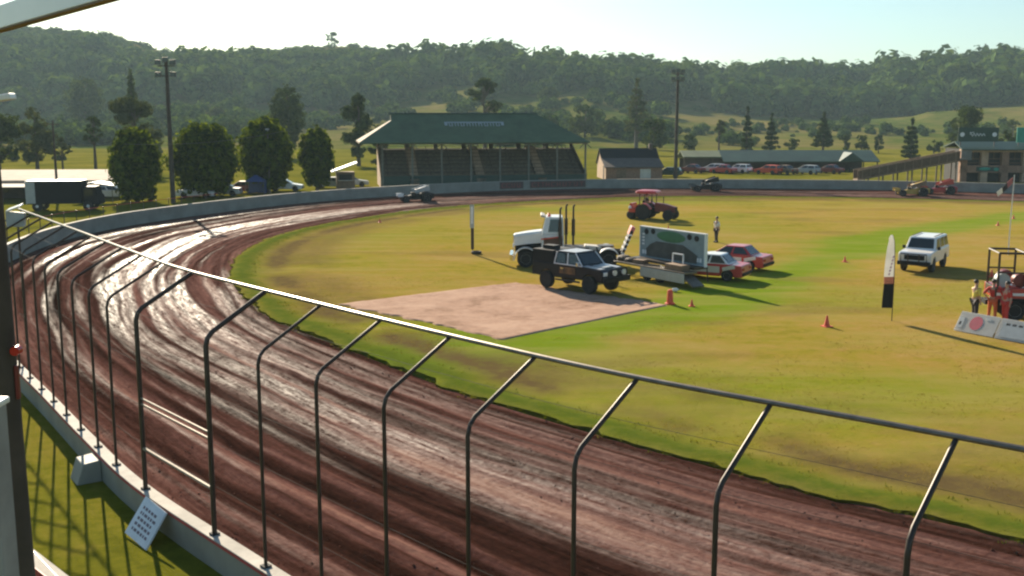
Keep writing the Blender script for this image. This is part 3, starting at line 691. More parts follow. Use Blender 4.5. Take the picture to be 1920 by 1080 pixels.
# ------------------------------------------------------------------ catch fence on the near wall
fence = thing('catch_fence', 'tall steel catch fence with posts bent in over the track', 'fence', (0, 0, 0))
s8, s9 = s_of(-5.55, 19.2), s_of(-7.75, 21.75)
s8, s9 = 48.6, 51.85
ps = [14.6 + 2.1 * k for k in range(9)] + [33.4, 35.35, 37.4, 39.3, 41.15, 43.0, 44.8, 46.65, s8, s9, 53.8, 55.4, 57.1, 58.7, 60.3, 61.9, 63.5, 65.1, 66.7, 68.3, 69.9]
INW, ZK, ZT = 1.23, 5.0, 5.7
for s in ps:
    if s < 6: continue
    m = MB(); rr = .048 if s in (s8, s9) else .031
    pts = [on_wall(s, .13, WH - .1), on_wall(s, .13, 3.0), on_wall(s, .13, ZK - .16), on_wall(s, .09, ZK - .02), on_wall(s, .0, ZK + .08), on_wall(s, .13 - INW, ZT)]
    m.tube(pts, rr, 10); m.build('post', M['dark_steel'], fence, smooth=True)
    m = MB(); b_ = on_wall(s, .13, WH + .045); m.box(b_, (.15, .15, .03), (0, 0, .8)); m.build('base_plate', M['rubber'], fence)
def run(name, mat, off, z, r, s0, s1, ds=.6, n=8):
    m = MB(); m.tube([on_wall(s, off, z) for s in np.arange(s0, s1, ds)], r, n); return m.build(name, mat, fence, smooth=True)
sl = s9 + 19.0
run('top_rail', M['bare_steel'], .13 - INW, ZT + .03, .035, 6, sl)
for z in (2.2, 3.05, 3.95, ZK): run('wire', M['rubber'], .13, z, .003, 6, sl, .8, 5)
run('wire', M['rubber'], .13 - INW * .5, (ZK + ZT) / 2, .003, 6, sl, .8, 5)
gt = MB(); 
for z, r in ((2.12, .035), (3.08, .022), (3.20, .022)): gt.tube([on_wall(s8 + .05, .13, z), on_wall(s9 - .05, .13, z)], r, 8)
gt.build('gate_rail', M['bare_steel'], fence, smooth=True)

# ------------------------------------------------------------------ near left: leaning board, second wall, poles, awning beam
sq = 50.7
a, b_, c_, d_ = on_wall(sq + .5, .36, 1.30), on_wall(sq - .45, .34, 1.22), on_wall(sq - .62, .86, .64), on_wall(sq + .36, .88, .70)
t = thing('leaning_sign', 'white sign board with faded writing leaning on the outside of the near wall', 'sign', tuple((c_ + d_) / 2))
n_ = (b_ - a).cross(d_ - a).normalized(); 
if n_.z < 0: n_ = -n_
L0 = t.location.copy(); off = n_ * .04
m = MB(); P = [v - L0 for v in (a, b_, c_, d_)]
m.add([tuple(v + off * .5) for v in P] + [tuple(v - off * .5) for v in P], [(0, 1, 2, 3), (7, 6, 5, 4), (0, 4, 5, 1), (1, 5, 6, 2), (2, 6, 7, 3), (3, 7, 4, 0)])
m.build('board', M['sign_white'], t)
m = MB(); lp = lambda u, v: (P[0].lerp(P[1], u)).lerp(P[3].lerp(P[2], u), v) + off * .62
m.quad(*[tuple(lp(*k)) for k in ((.08, .08), (.92, .08), (.92, .92), (.08, .92))]); m.build('panel_face', M['sign_white'], t)
m = MB(); rr = random.Random(3); off2 = off * .15
for v in (.2, .34, .48, .62, .76):
    u = .16
    while u < .8:
        w_ = rr.uniform(.05, .14); m.quad(*[tuple(lp(*k) + off2) for k in ((u, v), (min(.86, u + w_), v), (min(.86, u + w_), v + .07), (u, v + .07))]); u += w_ + .04
m.build('lettering', pmat('faded_ink', (.22, .16, .17), .7), t)

t = thing('short_wall', 'short second wall with red edge at the bottom left corner', 'wall', tuple(at(33, 1030)))
A, B = at(40, 1022, 1.2), at(150, 1108, 1.2); dv = (B - A).normalized(); nv = Vector((-dv.y, dv.x, 0)); L0 = t.location.copy(); L0.z = 0; t.location = L0
def slab(name, mat, A, B, w0, w1, z0, z1, par):
    m = MB(); Q = [A + nv * w0, B + nv * w0, B + nv * w1, A + nv * w1]
    m.add([((v - L0).x, (v - L0).y, z0) for v in Q] + [((v - L0).x, (v - L0).y, z1) for v in Q], [(3, 2, 1, 0), (4, 5, 6, 7), (0, 1, 5, 4), (1, 2, 6, 5), (2, 3, 7, 6), (3, 0, 4, 7)])
    return m.build(name, mat, par)
slab('wall_body', M['white_wall'], A, B, -.2, .07, -.1, 1.2, t); slab('wall_cap', M['cap_concrete'], A, B, -.2, .07, 1.202, 1.23, t); slab('red_edge', M['red_edge'], A, B, -.225, -.203, 1.1, 1.23, t)

Yp = 9.0
t = thing('floodlight_post', 'dark timber pole at the left edge carrying a red lamp', 'pole', ((-12 - 960) / FOC * Yp, Yp, 0))
m = MB(); m.tube([(0, 0, -.3), (0, 0, 4), (0, 0, 9.12)], [.13, .115, .07], 14); m.build('pole', M['pole_wood'], t, smooth=True)
m = MB(); m.lathe([(.02, -.05), (.04, -.05), (.04, .03), (.02, .05)], (.115, -.03, 7.0), 'y', 12); m.build('red_lamp', M['red_lens'], t, smooth=True)
m = MB(); m.tube([(0, 0, 9.1), (.14, -.05, 9.12)], .018, 6); m.box((.18, -.05, 9.14), (.15, .12, .05), (0, -.15, 0)); m.build('lamp_head', M['white_paint'], t, bevel=.01)
m = MB(); m.box((.1, -.03, 6.72), (.03, .05, .3)); m.build('junction_box', M['deep_red'], t, bevel=.01)

Yp = 4.0
t = thing('railing_post', 'square white painted post at the lower left corner', 'post', ((15 - 960) / FOC * Yp - .160, Yp, 0))
m = MB(); m.box((0, 0, 3.9), (.13, .13, 7.96)); m.build('post', pmat('post_shaded_paint', (.30, .29, .27), .6, var=.2, scale=4), t, bevel=.008)  # white post, its sides coloured grey for shade
m = MB(); m.box((0, 0, 7.895), (.15, .15, .025)); m.build('cap', M['white_paint'], t, bevel=.006)  # whiter than the sides: light on the top put into the colour
A = at(36, 1006, 3.0); B = at(130, 1105, 3.0)
m = MB(); m.tube([A, A.lerp(B, .5), B, B + (B - A) * .5], .006, 6); tag(m.build('stay_cable', M['bare_steel']), 'thin grey cable slanting across the bottom left corner', 'cable')

A = Vector(((-160 - 960) / FOC * 6.6, 6.6, CAM_H + (HOR - 98) / FOC * 6.6)); B = Vector(((300 - 960) / FOC * 3.9, 3.9, CAM_H + (HOR + 36) / FOC * 3.9))
dv = (B - A).normalized(); up = Vector((0, 0, 1)); sd_ = dv.cross(up).normalized(); up = sd_.cross(dv)
t = thing('awning_beam', 'white steel awning beam crossing the top left corner', 'beam', tuple(A))
def beam(name, mat, u0, u1, v0, v1, w0, w1, par):
    m = MB(); Ln = (B - A).length; P = []
    for w_ in (w0 * Ln, w1 * Ln):
        for (u, v) in ((u0, v0), (u1, v0), (u1, v1), (u0, v1)): P.append(tuple(dv * w_ + sd_ * u + up * v))
    m.add(P, [(0, 1, 2, 3), (7, 6, 5, 4), (0, 4, 5, 1), (1, 5, 6, 2), (2, 6, 7, 3), (3, 7, 4, 0)]); return m.build(name, mat, par, bevel=.004)
beam('beam', M['white_paint'], -.018, .018, -.045, .06, -.4, 1.5, t); beam('lower_flange', M['timber'], -.022, .022, -.056, -.047, -.4, 1.5, t)
beam('bracket', M['bare_steel'], -.024, .024, -.06, .03, .40, .42, t)

Y_ = 33.5
hp = at(30, 405, 5.65)
t = thing('loudspeaker', 'pale blue-grey loudspeaker horn at the left end of the fence rail', 'loudspeaker', tuple(hp))
m = MB(); m.loft([[(x * k, y, z * k - .08) for (x, z) in ((-.3, -.28), (.3, -.28), (.34, .2), (-.3, .26))] for (k, y) in ((1, -.12), (.9, .1), (.35, .4))]); m.build('horn', M['sign_grey'], t, bevel=.02)
m = MB(); m.box((-.02, -.02, .28), (.5, .34, .05), (.2, -.35, 0)); m.build('hood', M['white_paint'], t, bevel=.01)
m = MB(); m.tube([(0, .1, -.3), (0, .1, -5.6)], .035, 8); m.build('pole', M['dark_steel'], t, smooth=True)

# ------------------------------------------------------------------ grandstand
gs = thing('grandstand', 'long timber grandstand with a green hipped roof and a left end coloured pale as sunlit', 'grandstand', (-16.2, 132.2, 0), R(10))
GL, GD = 26.2, 9.0
RL, RR_ = (1.6, 4.5, 9.1), (20.4, 4.5, 9.1)
fl, bl = (1.6, 3.1, 8.27), (1.6, 5.9, 8.27)
e = [(-2.6, -1.4, 5.65), (26.2, -1.4, 5.65), (26.2, 10.4, 5.65), (-2.6, 10.4, 5.65)]
m = MB(); T_ = .16
top_v = [RL, RR_, fl, bl, *e]; low_v = [(x, y, z - T_) for (x, y, z) in top_v]
fs = [(0, 2, 4, 5, 1), (1, 6, 7, 3, 0), (1, 5, 6), (0, 3, 2)]
m.add(top_v, fs); m.add(low_v, [tuple(reversed(f)) for f in fs])
m.add([e[0], e[1], e[2], e[3]] + [(x, y, z - T_) for (x, y, z) in e], [(0, 1, 5, 4), (1, 2, 6, 5), (2, 3, 7, 6)])
roof = m.build('roof', M['roof_green'], gs)
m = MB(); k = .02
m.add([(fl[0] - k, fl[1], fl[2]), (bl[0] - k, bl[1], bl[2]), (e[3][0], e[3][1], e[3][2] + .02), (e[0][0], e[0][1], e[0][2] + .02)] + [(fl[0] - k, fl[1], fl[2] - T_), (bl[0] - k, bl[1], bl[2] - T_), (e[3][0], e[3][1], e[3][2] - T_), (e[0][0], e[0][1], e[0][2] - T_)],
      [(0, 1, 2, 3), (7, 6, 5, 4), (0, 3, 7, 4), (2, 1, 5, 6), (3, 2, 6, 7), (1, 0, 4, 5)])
m.build('end_skirt', M['roof_pale'], gs)  # paler than the green roof: sunlight on this end put into the colour
m = MB(); m.tube([(RL[0] - .2, RL[1], RL[2] + .05), (RR_[0] + .1, RR_[1], RR_[2] + .05)], .1, 8); m.build('ridge_cap', M['dark_green'], roof)
for k in range(26):       # sheet seams
    pass
m = MB(); sl_ = (9.1 - 5.65) / 5.9; ang = math.atan(sl_)
def onroof(x, v, lx, lv, z=.05):       # v = distance down the slope from the ridge
    c_ = Vector((x, 4.5 - v * math.cos(ang), 9.1 - v * math.sin(ang) + z)); m.box(c_, (lx, lv, .03), (ang, 0, 0))
onroof(12.0, 2.2, 7.6, .22); onroof(8.4, 2.55, .35, .8); onroof(15.6, 2.55, .35, .8)
for k, x in enumerate(np.linspace(9.0, 15.0, 9)):
    onroof(x - .18, 2.75, .1, .75); onroof(x + .18, 2.75, .1, .75)
    if k % 3 != 1: onroof(x, 2.45 if k % 2 else 3.05, .34, .11)
m.build('roof_lettering', M['sign_grey'], roof)
m = MB()
for r_ in range(9):
    y0 = .6 + r_ * .92; z1 = 1.0 + r_ * .44; m.box(((GL) / 2, y0 + .46, z1 / 2), (GL - .3, .92, z1))
m.build('stepped_terrace', pmat('terrace_boards', (.17, .14, .10), .85, var=.35), gs)
for r_ in range(9):
    y0 = .6 + r_ * .92; z1 = 1.0 + r_ * .44; m = MB()
    m.box((GL / 2, y0 + .55, z1 + .4), (GL - 1.2, .3, .05))
    for x in np.linspace(1, GL - 1, 10): m.box((x, y0 + .55, z1 + .19), (.06, .25, .38))
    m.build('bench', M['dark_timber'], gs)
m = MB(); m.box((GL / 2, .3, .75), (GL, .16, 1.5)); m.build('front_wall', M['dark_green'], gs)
m = MB(); m.box((GL / 2, .3, 1.56), (GL + .1, .22, .05)); m.tube([(0, .3, 2.1), (GL, .3, 2.1)], .03, 6)
for x in np.linspace(0, GL, 14): m.tube([(x, .3, 1.5), (x, .3, 2.1)], .025, 6)
m.build('front_railing', M['timber'], gs)
m = MB()
for k in range(7):
    x0 = GL * k / 7; m.box((x0 + GL / 14, GD - .1, 2.3), (GL / 7 - .02, .15, 4.6)); m.box((x0 + .25, GD - .1, 5.1), (.5, .15, 1.0))
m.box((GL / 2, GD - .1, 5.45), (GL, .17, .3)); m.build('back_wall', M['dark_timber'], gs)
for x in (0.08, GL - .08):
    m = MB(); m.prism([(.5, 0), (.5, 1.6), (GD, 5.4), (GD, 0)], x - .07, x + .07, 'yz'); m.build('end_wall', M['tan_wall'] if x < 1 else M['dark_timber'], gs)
for k in range(8):
    x = .25 + (GL - .5) * k / 7; m = MB(); m.box((x, .05, 2.75), (.2, .2, 5.5)); m.box((x + .45, .05, 5.1), (.8, .1, .1), (0, R(45), 0)); m.box((x - .45, .05, 5.1), (.8, .1, .1), (0, R(-45), 0)); m.build('post', pmat('pale_post', (.20, .19, .15), .7, var=.2), gs)
    m = MB(); m.box((x, GD - .35, 2.8), (.18, .18, 5.6)); m.build('rear_post', M['dark_timber'], gs)
m = MB(); m.box((GL / 2, -.05, 5.5), (GL, .14, .26)); m.build('eave_beam', M['timber'], gs)
for x in (4.2, 12.6, 20.4):
    m = MB()
    for r_ in range(18): m.box((x, .45 + r_ * .46, .55 + r_ * .22), (1.1, .46, 1.1 + .0 * r_))
    m.build('aisle_stair', M['tan_wall'], gs)
    for dx in (-.6, .6):
        m = MB(); m.tube([(x + dx, .6, 1.9), (x + dx, 8.4, 5.4)], .03, 6)
        for k in range(5): m.tube([(x + dx, .6 + k * 1.9, 1.1 + k * .86), (x + dx, .6 + k * 1.9, 1.9 + k * .86)], .025, 6)
        m.build('handrail', M['timber'], gs)
# small lean-to at its left end
t = thing('ticket_kiosk', 'small white-roofed kiosk beside the left end of the grandstand', 'kiosk', (-20.6, 131.0, 0), R(12))
m = MB(); m.prism([(-1.5, 2.2), (1.6, 3.3), (1.6, 3.15), (-1.5, 2.05)], -1.5, 1.5, 'xz'); m.build('roof', M['white_paint'], t)
m = MB(); m.box((.2, .2, 1.05), (2.2, 2.0, 2.1)); m.build('walls', M['timber'], t, bevel=.03)
m = MB(); m.box((.2, -.82, 1.5), (1.5, .04, .7)); m.build('hatch', M['dark_void'], t)
m = MB(); m.box((.2, -1.0, 1.1), (1.8, .4, .06)); m.build('counter', M['cream_paint'], t)

# stone hut with the steep roof
t = thing('stone_hut', 'gabled brick hut with a dark roof, its left-facing end wall coloured as sunlit', 'hut', (13.1, 149.5, 0), R(5))
prof = [(0, 0), (0, 1.75), (3.0, 2.75), (4.9, 4.1), (7.2, 2.2), (7.2, 0)]
m = MB(); m.prism(prof, .02, 8.0, 'yz'); m.build('walls', M['brick'], t)
m = MB(); m.prism(prof, -.03, .018, 'yz'); m.build('end_wall', M['tan_wall'], t)  # lighter than the brick: sunlit look painted into this end wall
rt = lambda y0, z0, y1, z1, mat, nm, ov=.25: MB().prism([(y0, z0 + .02), (y1, z1 + .02), (y1, z1 + .16), (y0, z0 + .16)], -.2, 8.2, 'yz').build(nm, mat, t)
rt(-.35, 1.63, 2.99, 2.75, M['roof_brown'], 'lower_roof'); rt(3.01, 2.76, 4.9, 4.1, M['black'], 'upper_roof'); rt(4.91, 4.1, 7.5, 1.95, M['black'], 'rear_roof')
m = MB(); m.box((7.3, 4.8, 4.35), (.5, .5, 1.1)); m.build('chimney', M['roof_brown'], t)
for x, w_ in ((2.2, 1.4), (5.6, 1.5)):
    m = MB(); m.box((x, -.02, .85), (w_, .06, 1.3)); m.build('shutter', M['cream_paint'] if x > 4 else M['timber'], t)
m = MB(); m.box((-.05, 1.6, .95), (.06, .8, 1.9)); m.build('door', M['dark_timber'], t)

# long low stalls with green roof
t = thing('stall_shed', 'long low open shed with a faded green roof behind the parked cars', 'shed', (27.8, 172, 0), R(0))
SL = 31.0
m = MB(); m.prism([(-.6, 1.65), (4.0, 3.3), (8.5, 1.7), (8.5, 1.55), (4.0, 3.14), (-.6, 1.5)], 6.0, SL, 'yz'); m.build('roof', pmat('faded_green', (.045, .085, .05), .5, var=.3, scale=.4), t)
m = MB(); m.prism([(1.0, 2.3), (4.5, 3.2), (8.5, 2.0), (8.5, 1.85), (4.5, 3.05), (1.0, 2.15)], -.2, 5.98, 'yz'); m.build('side_roof', M['roof_green'], t)
m = MB(); m.box((SL / 2, 7.6, .9), (SL - .4, .15, 1.8)); m.box((3, 2.0, 1.05), (5.8, .12, 2.1)); m.build('back_wall', M['dark_timber'], t)
for x in np.linspace(6.4, SL - .3, 12):
    m = MB(); m.box((x, -.2, .8), (.15, .15, 1.62)); m.build('post', M['dark_timber'], t)
m = MB(); m.prism([(-1.9, 1.7), (0, 3.05), (1.9, 1.7)], -1.2, 3.0, 'xz'); g_ = m.build('porch_gable', M['dark_green'], t); g_.location = (26.3, 0, 0)

# timber ramp climbing to the clubhouse
t = thing('timber_ramp', 'long brown timber ramp climbing to the clubhouse balcony', 'ramp', (46.5, 145, 0), R(0))
def along(k): return (k * 13.6, 0, 1.15 + k * 2.6)
m = MB(); m.prism([(0, .2), (13.6, 2.8), (13.6, 3.0), (0, .4)], -.9, .9, 'xz'); m.build('deck', M['timber'], t)
for y in (-.95, .95):
    m = MB(); m.prism([(0, .42), (13.6, 3.02), (13.6, 4.1), (0, 1.5)], y - .04, y + .04, 'xz'); m.build('side_panel', pmat('ramp_boards', (.12, .07, .04), .85, var=.35, scale=3), t)
    m = MB(); m.prism([(0, 1.52), (13.6, 4.12), (13.6, 4.24), (0, 1.64)], y - .07, y + .07, 'xz'); m.build('handrail', M['timber'], t)
for k in range(12):
    x = .6 + k * 1.13; m = MB(); m.box((x, -1.0, .42 + x * .191 + .55), (.09, .05, 1.12)); m.build('upright', M['timber'], t)
for k in range(7):
    x = 1.5 + k * 1.95
    for y in (-.8, .8):
        m = MB(); m.box((x, y, (.2 + x * .191) / 2), (.16, .16, max(.2, .2 + x * .191))); m.build('post', M['dark_timber'], t)
m = MB(); m.box((14.4, 0, 3.1), (1.4, 2.2, .2)); m.box((14.4, -1.05, 3.75), (1.4, .06, 1.0)); m.build('landing', M['concrete'], t)

# clubhouse
t = thing('clubhouse', 'two-storey brick clubhouse with dark openings at the right edge', 'clubhouse', (60.6, 144.5, 0), R(-4))
CW = 22
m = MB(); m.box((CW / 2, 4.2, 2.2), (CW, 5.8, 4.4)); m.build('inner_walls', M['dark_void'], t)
for k in range(9):
    x = .45 + k * 2.72; m = MB(); m.box((x, .9, 2.2), (.9, .8, 4.4)); m.build('pillar', M['tan_wall'] if k % 2 else M['brick'], t)
m = MB(); m.box((CW / 2, .85, 1.75), (CW + .1, .7, .95)); m.build('balcony_band', M['brick'], t)
m = MB(); m.box((CW / 2, .85, 4.2), (CW + .1, .74, .38)); m.build('lintel', M['tan_wall'], t)
m = MB(); m.prism([(-.3, 4.42), (3.0, 5.4), (7.5, 4.6), (7.5, 4.45), (3.0, 5.25), (-.3, 4.28)], -.2, CW + .5, 'yz'); m.build('roof', M['dark_green'], t)
m = MB(); m.box((3.6, .46, 1.75), (3.0, .05, .6)); pn = m.build('balcony_sign', M['dark_green'], t)
m = MB(); m.ell((3.2, .42, 1.78), (.75, .02, .2), 14, 8); m.ell((4.7, .42, 1.72), (.35, .02, .22), 12, 6); m.build('emblem', M['sign_green'], pn)
for k in range(7):
    x = 1.8 + k * 2.72; m = MB(); m.box((x, 1.15, 3.1), (1.8, .06, .08)); m.box((x, 1.15, 3.5), (.08, .06, 1.1)); m.box((x, 1.15, 2.55), (1.8, .06, .08)); m.build('window_frame', M['timber'], t)
def roof_sign(label, x, y, z, wd, ht, face, script, rz):
    s = thing('roof_sign', label, 'sign', (x, y, z - .9), rz)
    m = MB(); m.box((0, 0, ht / 2 + .9), (wd, .16, ht)); m.build('board', face, s, bevel=.02)
    m = MB()
    for q_ in (-.42, .42): m.box((q_ * wd, .12, .55), (.1, .1, 1.2))
    m.build('leg', M['dark_steel'], s)
    m = MB()
    if script:
        for q_ in (-.40, .40): m.lathe([(.30, 0), (.30, .03)], (q_ * wd, -.12, ht / 2 + .9), 'y', 18)
        m.build('emblem', M['sign_white'], s)
        m = MB(); P = [(-1.1 + 2.0 * k / 24, -.11, ht / 2 + .88 + .23 * math.sin(k * 1.25) * (1 - .3 * k / 24)) for k in range(25)]; m.tube(P, .045, 6); m.tube([(-1.15, -.11, ht / 2 + 1.15), (-.6, -.11, ht / 2 + 1.2)], .05, 6); m.build('script_writing', M['sign_white'], s)
    else:
        m.box((.6, -.1, 1.25), (2.0, .03, .5)); m.box((-.4, -.1, 1.15), (.6, .03, .22)); m.build('emblem', M['sign_white'], s)
roof_sign('dark green roof sign with white script between two round emblems', 63.0, 145.6, 5.4, 5.3, 1.9, M['dark_green'], True, R(-4))
roof_sign('bright teal green roof sign cut off by the right edge', 70.2, 145.2, 5.3, 4.2, 2.0, M['sign_green'], False, R(-4))

# floodlight poles
def flood(label, x, y, h, r, heads, seed):
    t = thing('floodlight_pole', label, 'light pole', (x, y, 0)); m = MB(); m.tube([(0, 0, -.3), (0, 0, h * .5), (0, 0, h)], [r, r * .85, r * .6], 10); m.build('pole', M['pole_wood'], t, smooth=True)
    for z in sorted({round(hd[2]) for hd in heads}): m = MB(); m.box((0, -.1, h + z - .35), (1.7, .1, .12)); m.build('cross_arm', M['dark_steel'], t)
    for (dx, dy, dz) in heads:
        m = MB(); m.loft([[(dx + a * k, dy + y_, h + dz + b * k) for (a, b) in ((-.3, -.25), (.3, -.25), (.3, .25), (-.3, .25))] for (y_, k) in ((-.3, 1), (-.05, .9), (.2, .45))]); hd = m.build('floodlight', M['dark_steel'], t, bevel=.02)
        m = MB(); m.box((dx, dy - .31, h + dz), (.5, .02, .4)); m.build('lens', M['glass'], hd)
p = at(325, 381)
flood('tall weathered floodlight pole standing among the fig trees', p.x, p.y, 14.2, .26, [(-.75, -.1, 0), (.75, -.1, 0), (-.75, -.1, -1.2), (.75, -.1, -1.2), (0, -.1, .25)], 1)
flood('tall dark floodlight pole right of the stone hut', 22.9, 150, 14.9, .27, [(-.65, 0, 0), (.65, 0, 0), (-.65, 0, -1), (.65, 0, -1), (0, 0, .1), (0, 0, -.95)], 2)
p = at(506, 363)
t = thing('lamp_pole', 'thin pale grey pole standing before the tallest fig tree', 'pole', (p.x, p.y, 0)); m = MB(); m.tube([(0, 0, 0), (0, 0, 7.3)], [.12, .08], 8); m.build('pole', M['bare_steel'], t, smooth=True)
m = MB(); m.box((0, -.2, 7.35), (.35, .5, .16)); m.build('lamp_head', M['silver'], t, bevel=.03)
p = at(43, 385)
t = thing('timber_pole', 'plain dark timber pole beside the pale-roofed house', 'pole', (p.x + 1, p.y + 6, 0)); m = MB(); m.tube([(0, 0, 0), (0, 0, 8.4)], [.16, .1], 8); m.build('pole', M['pole_wood'], t, smooth=True)
m = MB(); m.box((0, 0, 8.0), (1.3, .1, .1)); m.build('cross_arm', M['pole_wood'], t)
A = Vector((-36, 100, 6.3)); B = Vector((-25.3, 119.5, 7.2))
m = MB(); m.tube([A.lerp(B, k / 8) - Vector((0, 0, .5 * (1 - (k / 4 - 1) ** 2))) for k in range(9)], .018, 5); tag(m.build('overhead_cable', M['bare_steel']), 'thin pale cable strung across the fig trees', 'cable')

# house, van and clutter at the left
t = thing('house', 'low house with a broad pale beige roof at the left edge', 'house', (-58, 116, 0), R(4))
m = MB(); m.prism([(-1, 2.0), (7.2, 2.75), (7.4, 2.75), (10.5, 2.0), (10.5, 1.85), (7.3, 2.6), (-1, 1.85)], -1, 14.4, 'yz'); m.build('roof', M['roof_pale'], t)
m = MB(); m.box((6.7, 4, .95), (13, 7.6, 1.9)); m.build('walls', M['dark_timber'], t)
m = MB(); m.box((6.5, -1.2, 1.72), (9, .5, .28)); m.build('gutter', M['roof_brown'], t)
for x in (2.5, 6.5, 10.5): m = MB(); m.box((x, .16, 1.1), (1.4, .06, .9)); m.build('window', M['glass'], t)
m = MB(); m.prism([(-5.0, 1.55), (-.9, 1.75), (-.9, 1.65), (-5.0, 1.45)], 0, 9, 'yz'); m.build('verandah_roof', M['roof_brown'], t)
for x in (.3, 4.5, 8.7): m = MB(); m.box((x, -4.8, .73), (.12, .12, 1.46)); m.build('verandah_post', M['dark_timber'], t)

t = thing('box_truck', 'dark box truck with a white rear end parked by the house', 'truck', (-43.6, 101.5, 0), R(7))
m = MB(); m.box((.4, 0, 1.75), (5.0, 2.3, 2.1)); m.build('box_body', M['black'], t, bevel=.05)
m = MB(); m.box((-1.7, -1.165, 1.75), (.8, .03, 2.0)); m.build('side_panel', M['sign_grey'], t)
m = MB(); m.box((-2.13, 0, 1.75), (.06, 2.36, 2.16)); m.box((.4, 0, 2.84), (5.0, 2.2, .06)); m.build('rear_frame', M['sign_grey'], t)
m = MB(); m.box((-2.18, 0, 1.6), (.05, 1.9, 1.7)); m.build('rear_door', M['white_paint'], t)
m = MB(); m.frustum((2.95, 4.5, -1.05, 1.05), (2.95, 4.1, -1.0, 1.0), .6, 2.3); m.build('cab', M['black'], t, bevel=.06)
m = MB(); m.box((3.5, -1.05, 1.75), (.8, .04, .6), (0, 0, 0)); m.build('side_window', M['glass'], t)
for x in (-1.2, 3.4):
    for y in (-1.0, 1.0):
        m = MB(); m.lathe([(.2, -.14), (.44, -.14), (.47, -.1), (.47, .1), (.44, .14), (.2, .14)], (x, y, .47), 'y', 18); wq = m.build('wheel', M['rubber'], t, smooth=True)
        m = MB(); m.lathe([(.05, -.15), (.24, -.13), (.24, .13), (.05, .15)], (x, y, .47), 'y', 14); m.build('rim', M['rim'], wq)

t = thing('shade_canopy', 'bright white flat canopy between the house and the first fig tree', 'canopy', (-43.5, 112, 0), R(3))
m = MB(); m.prism([(-2.2, 1.75), (0, 2.1), (2.2, 1.75), (2.2, 1.68), (0, 2.02), (-2.2, 1.68)], -1.5, 1.5, 'xz'); m.build('roof', M['white_paint'], t)
for x in (-2, 2):
    for y in (-1.4, 1.4): m = MB(); m.tube([(x, y, 0), (x, y, 1.75)], .04, 6); m.build('leg', M['bare_steel'], t)
t = thing('blue_tent', 'small dark blue tent under the tallest fig tree', 'tent', (-29.2, 122, 0), R(5))
m = MB(); m.frustum((-1.1, 1.1, -1.1, 1.1), (-.15, .15, -.15, .15), 1.5, 2.2); m.build('roof', M['blue'], t)
m = MB(); m.box((0, 1.05, .8), (2.1, .03, 1.3)); m.box((1.05, 0, .8), (.03, 2.1, 1.3)); m.build('side_wall', M['blue'], t)
for x in (-1, 1):
    for y in (-1, 1): m = MB(); m.tube([(x, y, 0), (x, y, 1.5)], .03, 6); m.build('leg', M['bare_steel'], t)

t = thing('boundary_fence', 'thin post and wire fence on the grass behind the left wall', 'fence', (0, 0, 0))
fp = [on_wall(s, 3.0 + .02 * k) for k, s in enumerate(np.arange(s_of(-31.8, 72), s_of(-24.5, 103), 1.7))]
for p in fp:
    m = MB(); m.tube([(p.x, p.y, -.1), (p.x, p.y, 1.55)], .035, 6); m.build('post', M['dark_steel'], t)
for z, mt_ in ((1.5, 'red_edge'), (.8, 'dark_steel'), (.3, 'dark_steel')):
    m = MB(); m.tube([(p.x, p.y, z) for p in fp], .022 if z > 1 else .012, 5); m.build('rail', M[mt_], t)

t = thing('bleacher', 'small stepped seating stand of pale planks outside the left wall', 'seating', (-37.5, 72, 0), R(96))
for k in range(4):
    m = MB(); m.box((0, k * .75, .5 + k * .42), (9, .5, .07)); m.build('plank', M['cream_paint'], t)
    m = MB(); m.box((0, k * .75 + .3, .3 + k * .42), (9, .05, .3)); m.build('riser', M['red_edge'], t)
for x in (-4.2, -1.4, 1.4, 4.2):
    m = MB(); m.prism([(-.2, 0), (-.2, .42), (2.5, 1.7), (2.5, 0)], x - .04, x + .04, 'yz'); m.build('frame', M['dark_steel'], t)

# ------------------------------------------------------------------ vehicles
GZ = .155                                            # top of the infield turf
def wheel(par, x, y, r, wd, rim='rim', z=None, rimr=.58, n=22):
    z = r if z is None else z; h = wd / 2
    m = MB(); m.lathe([(r * .5, -h), (r * .9, -h), (r, -h * .7), (r, h * .7), (r * .9, h), (r * .5, h)], (x, y, z), 'y', n); wq = m.build('wheel', M['rubber'], par, smooth=True)
    m = MB(); s_ = 1 if y > 0 else -1
    m.lathe([(.03, s_ * (h * .75)), (r * .2, s_ * (h * .98)), (r * rimr * .8, s_ * h * .6), (r * rimr, s_ * (h * 1.04)), (r * rimr, s_ * h * .2), (.03, s_ * h * .2)], (x, y, z), 'y', n); m.build('rim', M[rim], wq, smooth=True)
    return wq
def arch(poly_x0, xs, r, zb):
    pass
def side_profile(x0, x1, zb, upper, wheels, r):
    """closed (x,z) outline: along the bottom with wheel arches, then back over 'upper' (points from front to rear)"""
    P = [(x0, zb)]
    for wx in sorted(wheels):
        dz = max(0.0, zb - r * .9); a0 = math.acos(min(1, 1))
        k0 = math.sqrt(max(0.01, (r * 1.15) ** 2 - (zb - r) ** 2))
        P.append((wx - k0, zb))
        b0 = math.atan2(zb - r, -k0); b1 = math.atan2(zb - r, k0)
        if b0 < 0: b0 += 2 * math.pi
        for i in range(1, 8):
            q_ = b0 + (b1 - b0) * i / 8; P.append((wx + r * 1.15 * math.cos(q_), r + r * 1.15 * math.sin(q_)))
        P.append((wx + k0, zb))
    P.append((x1, zb)); P += upper
    return P
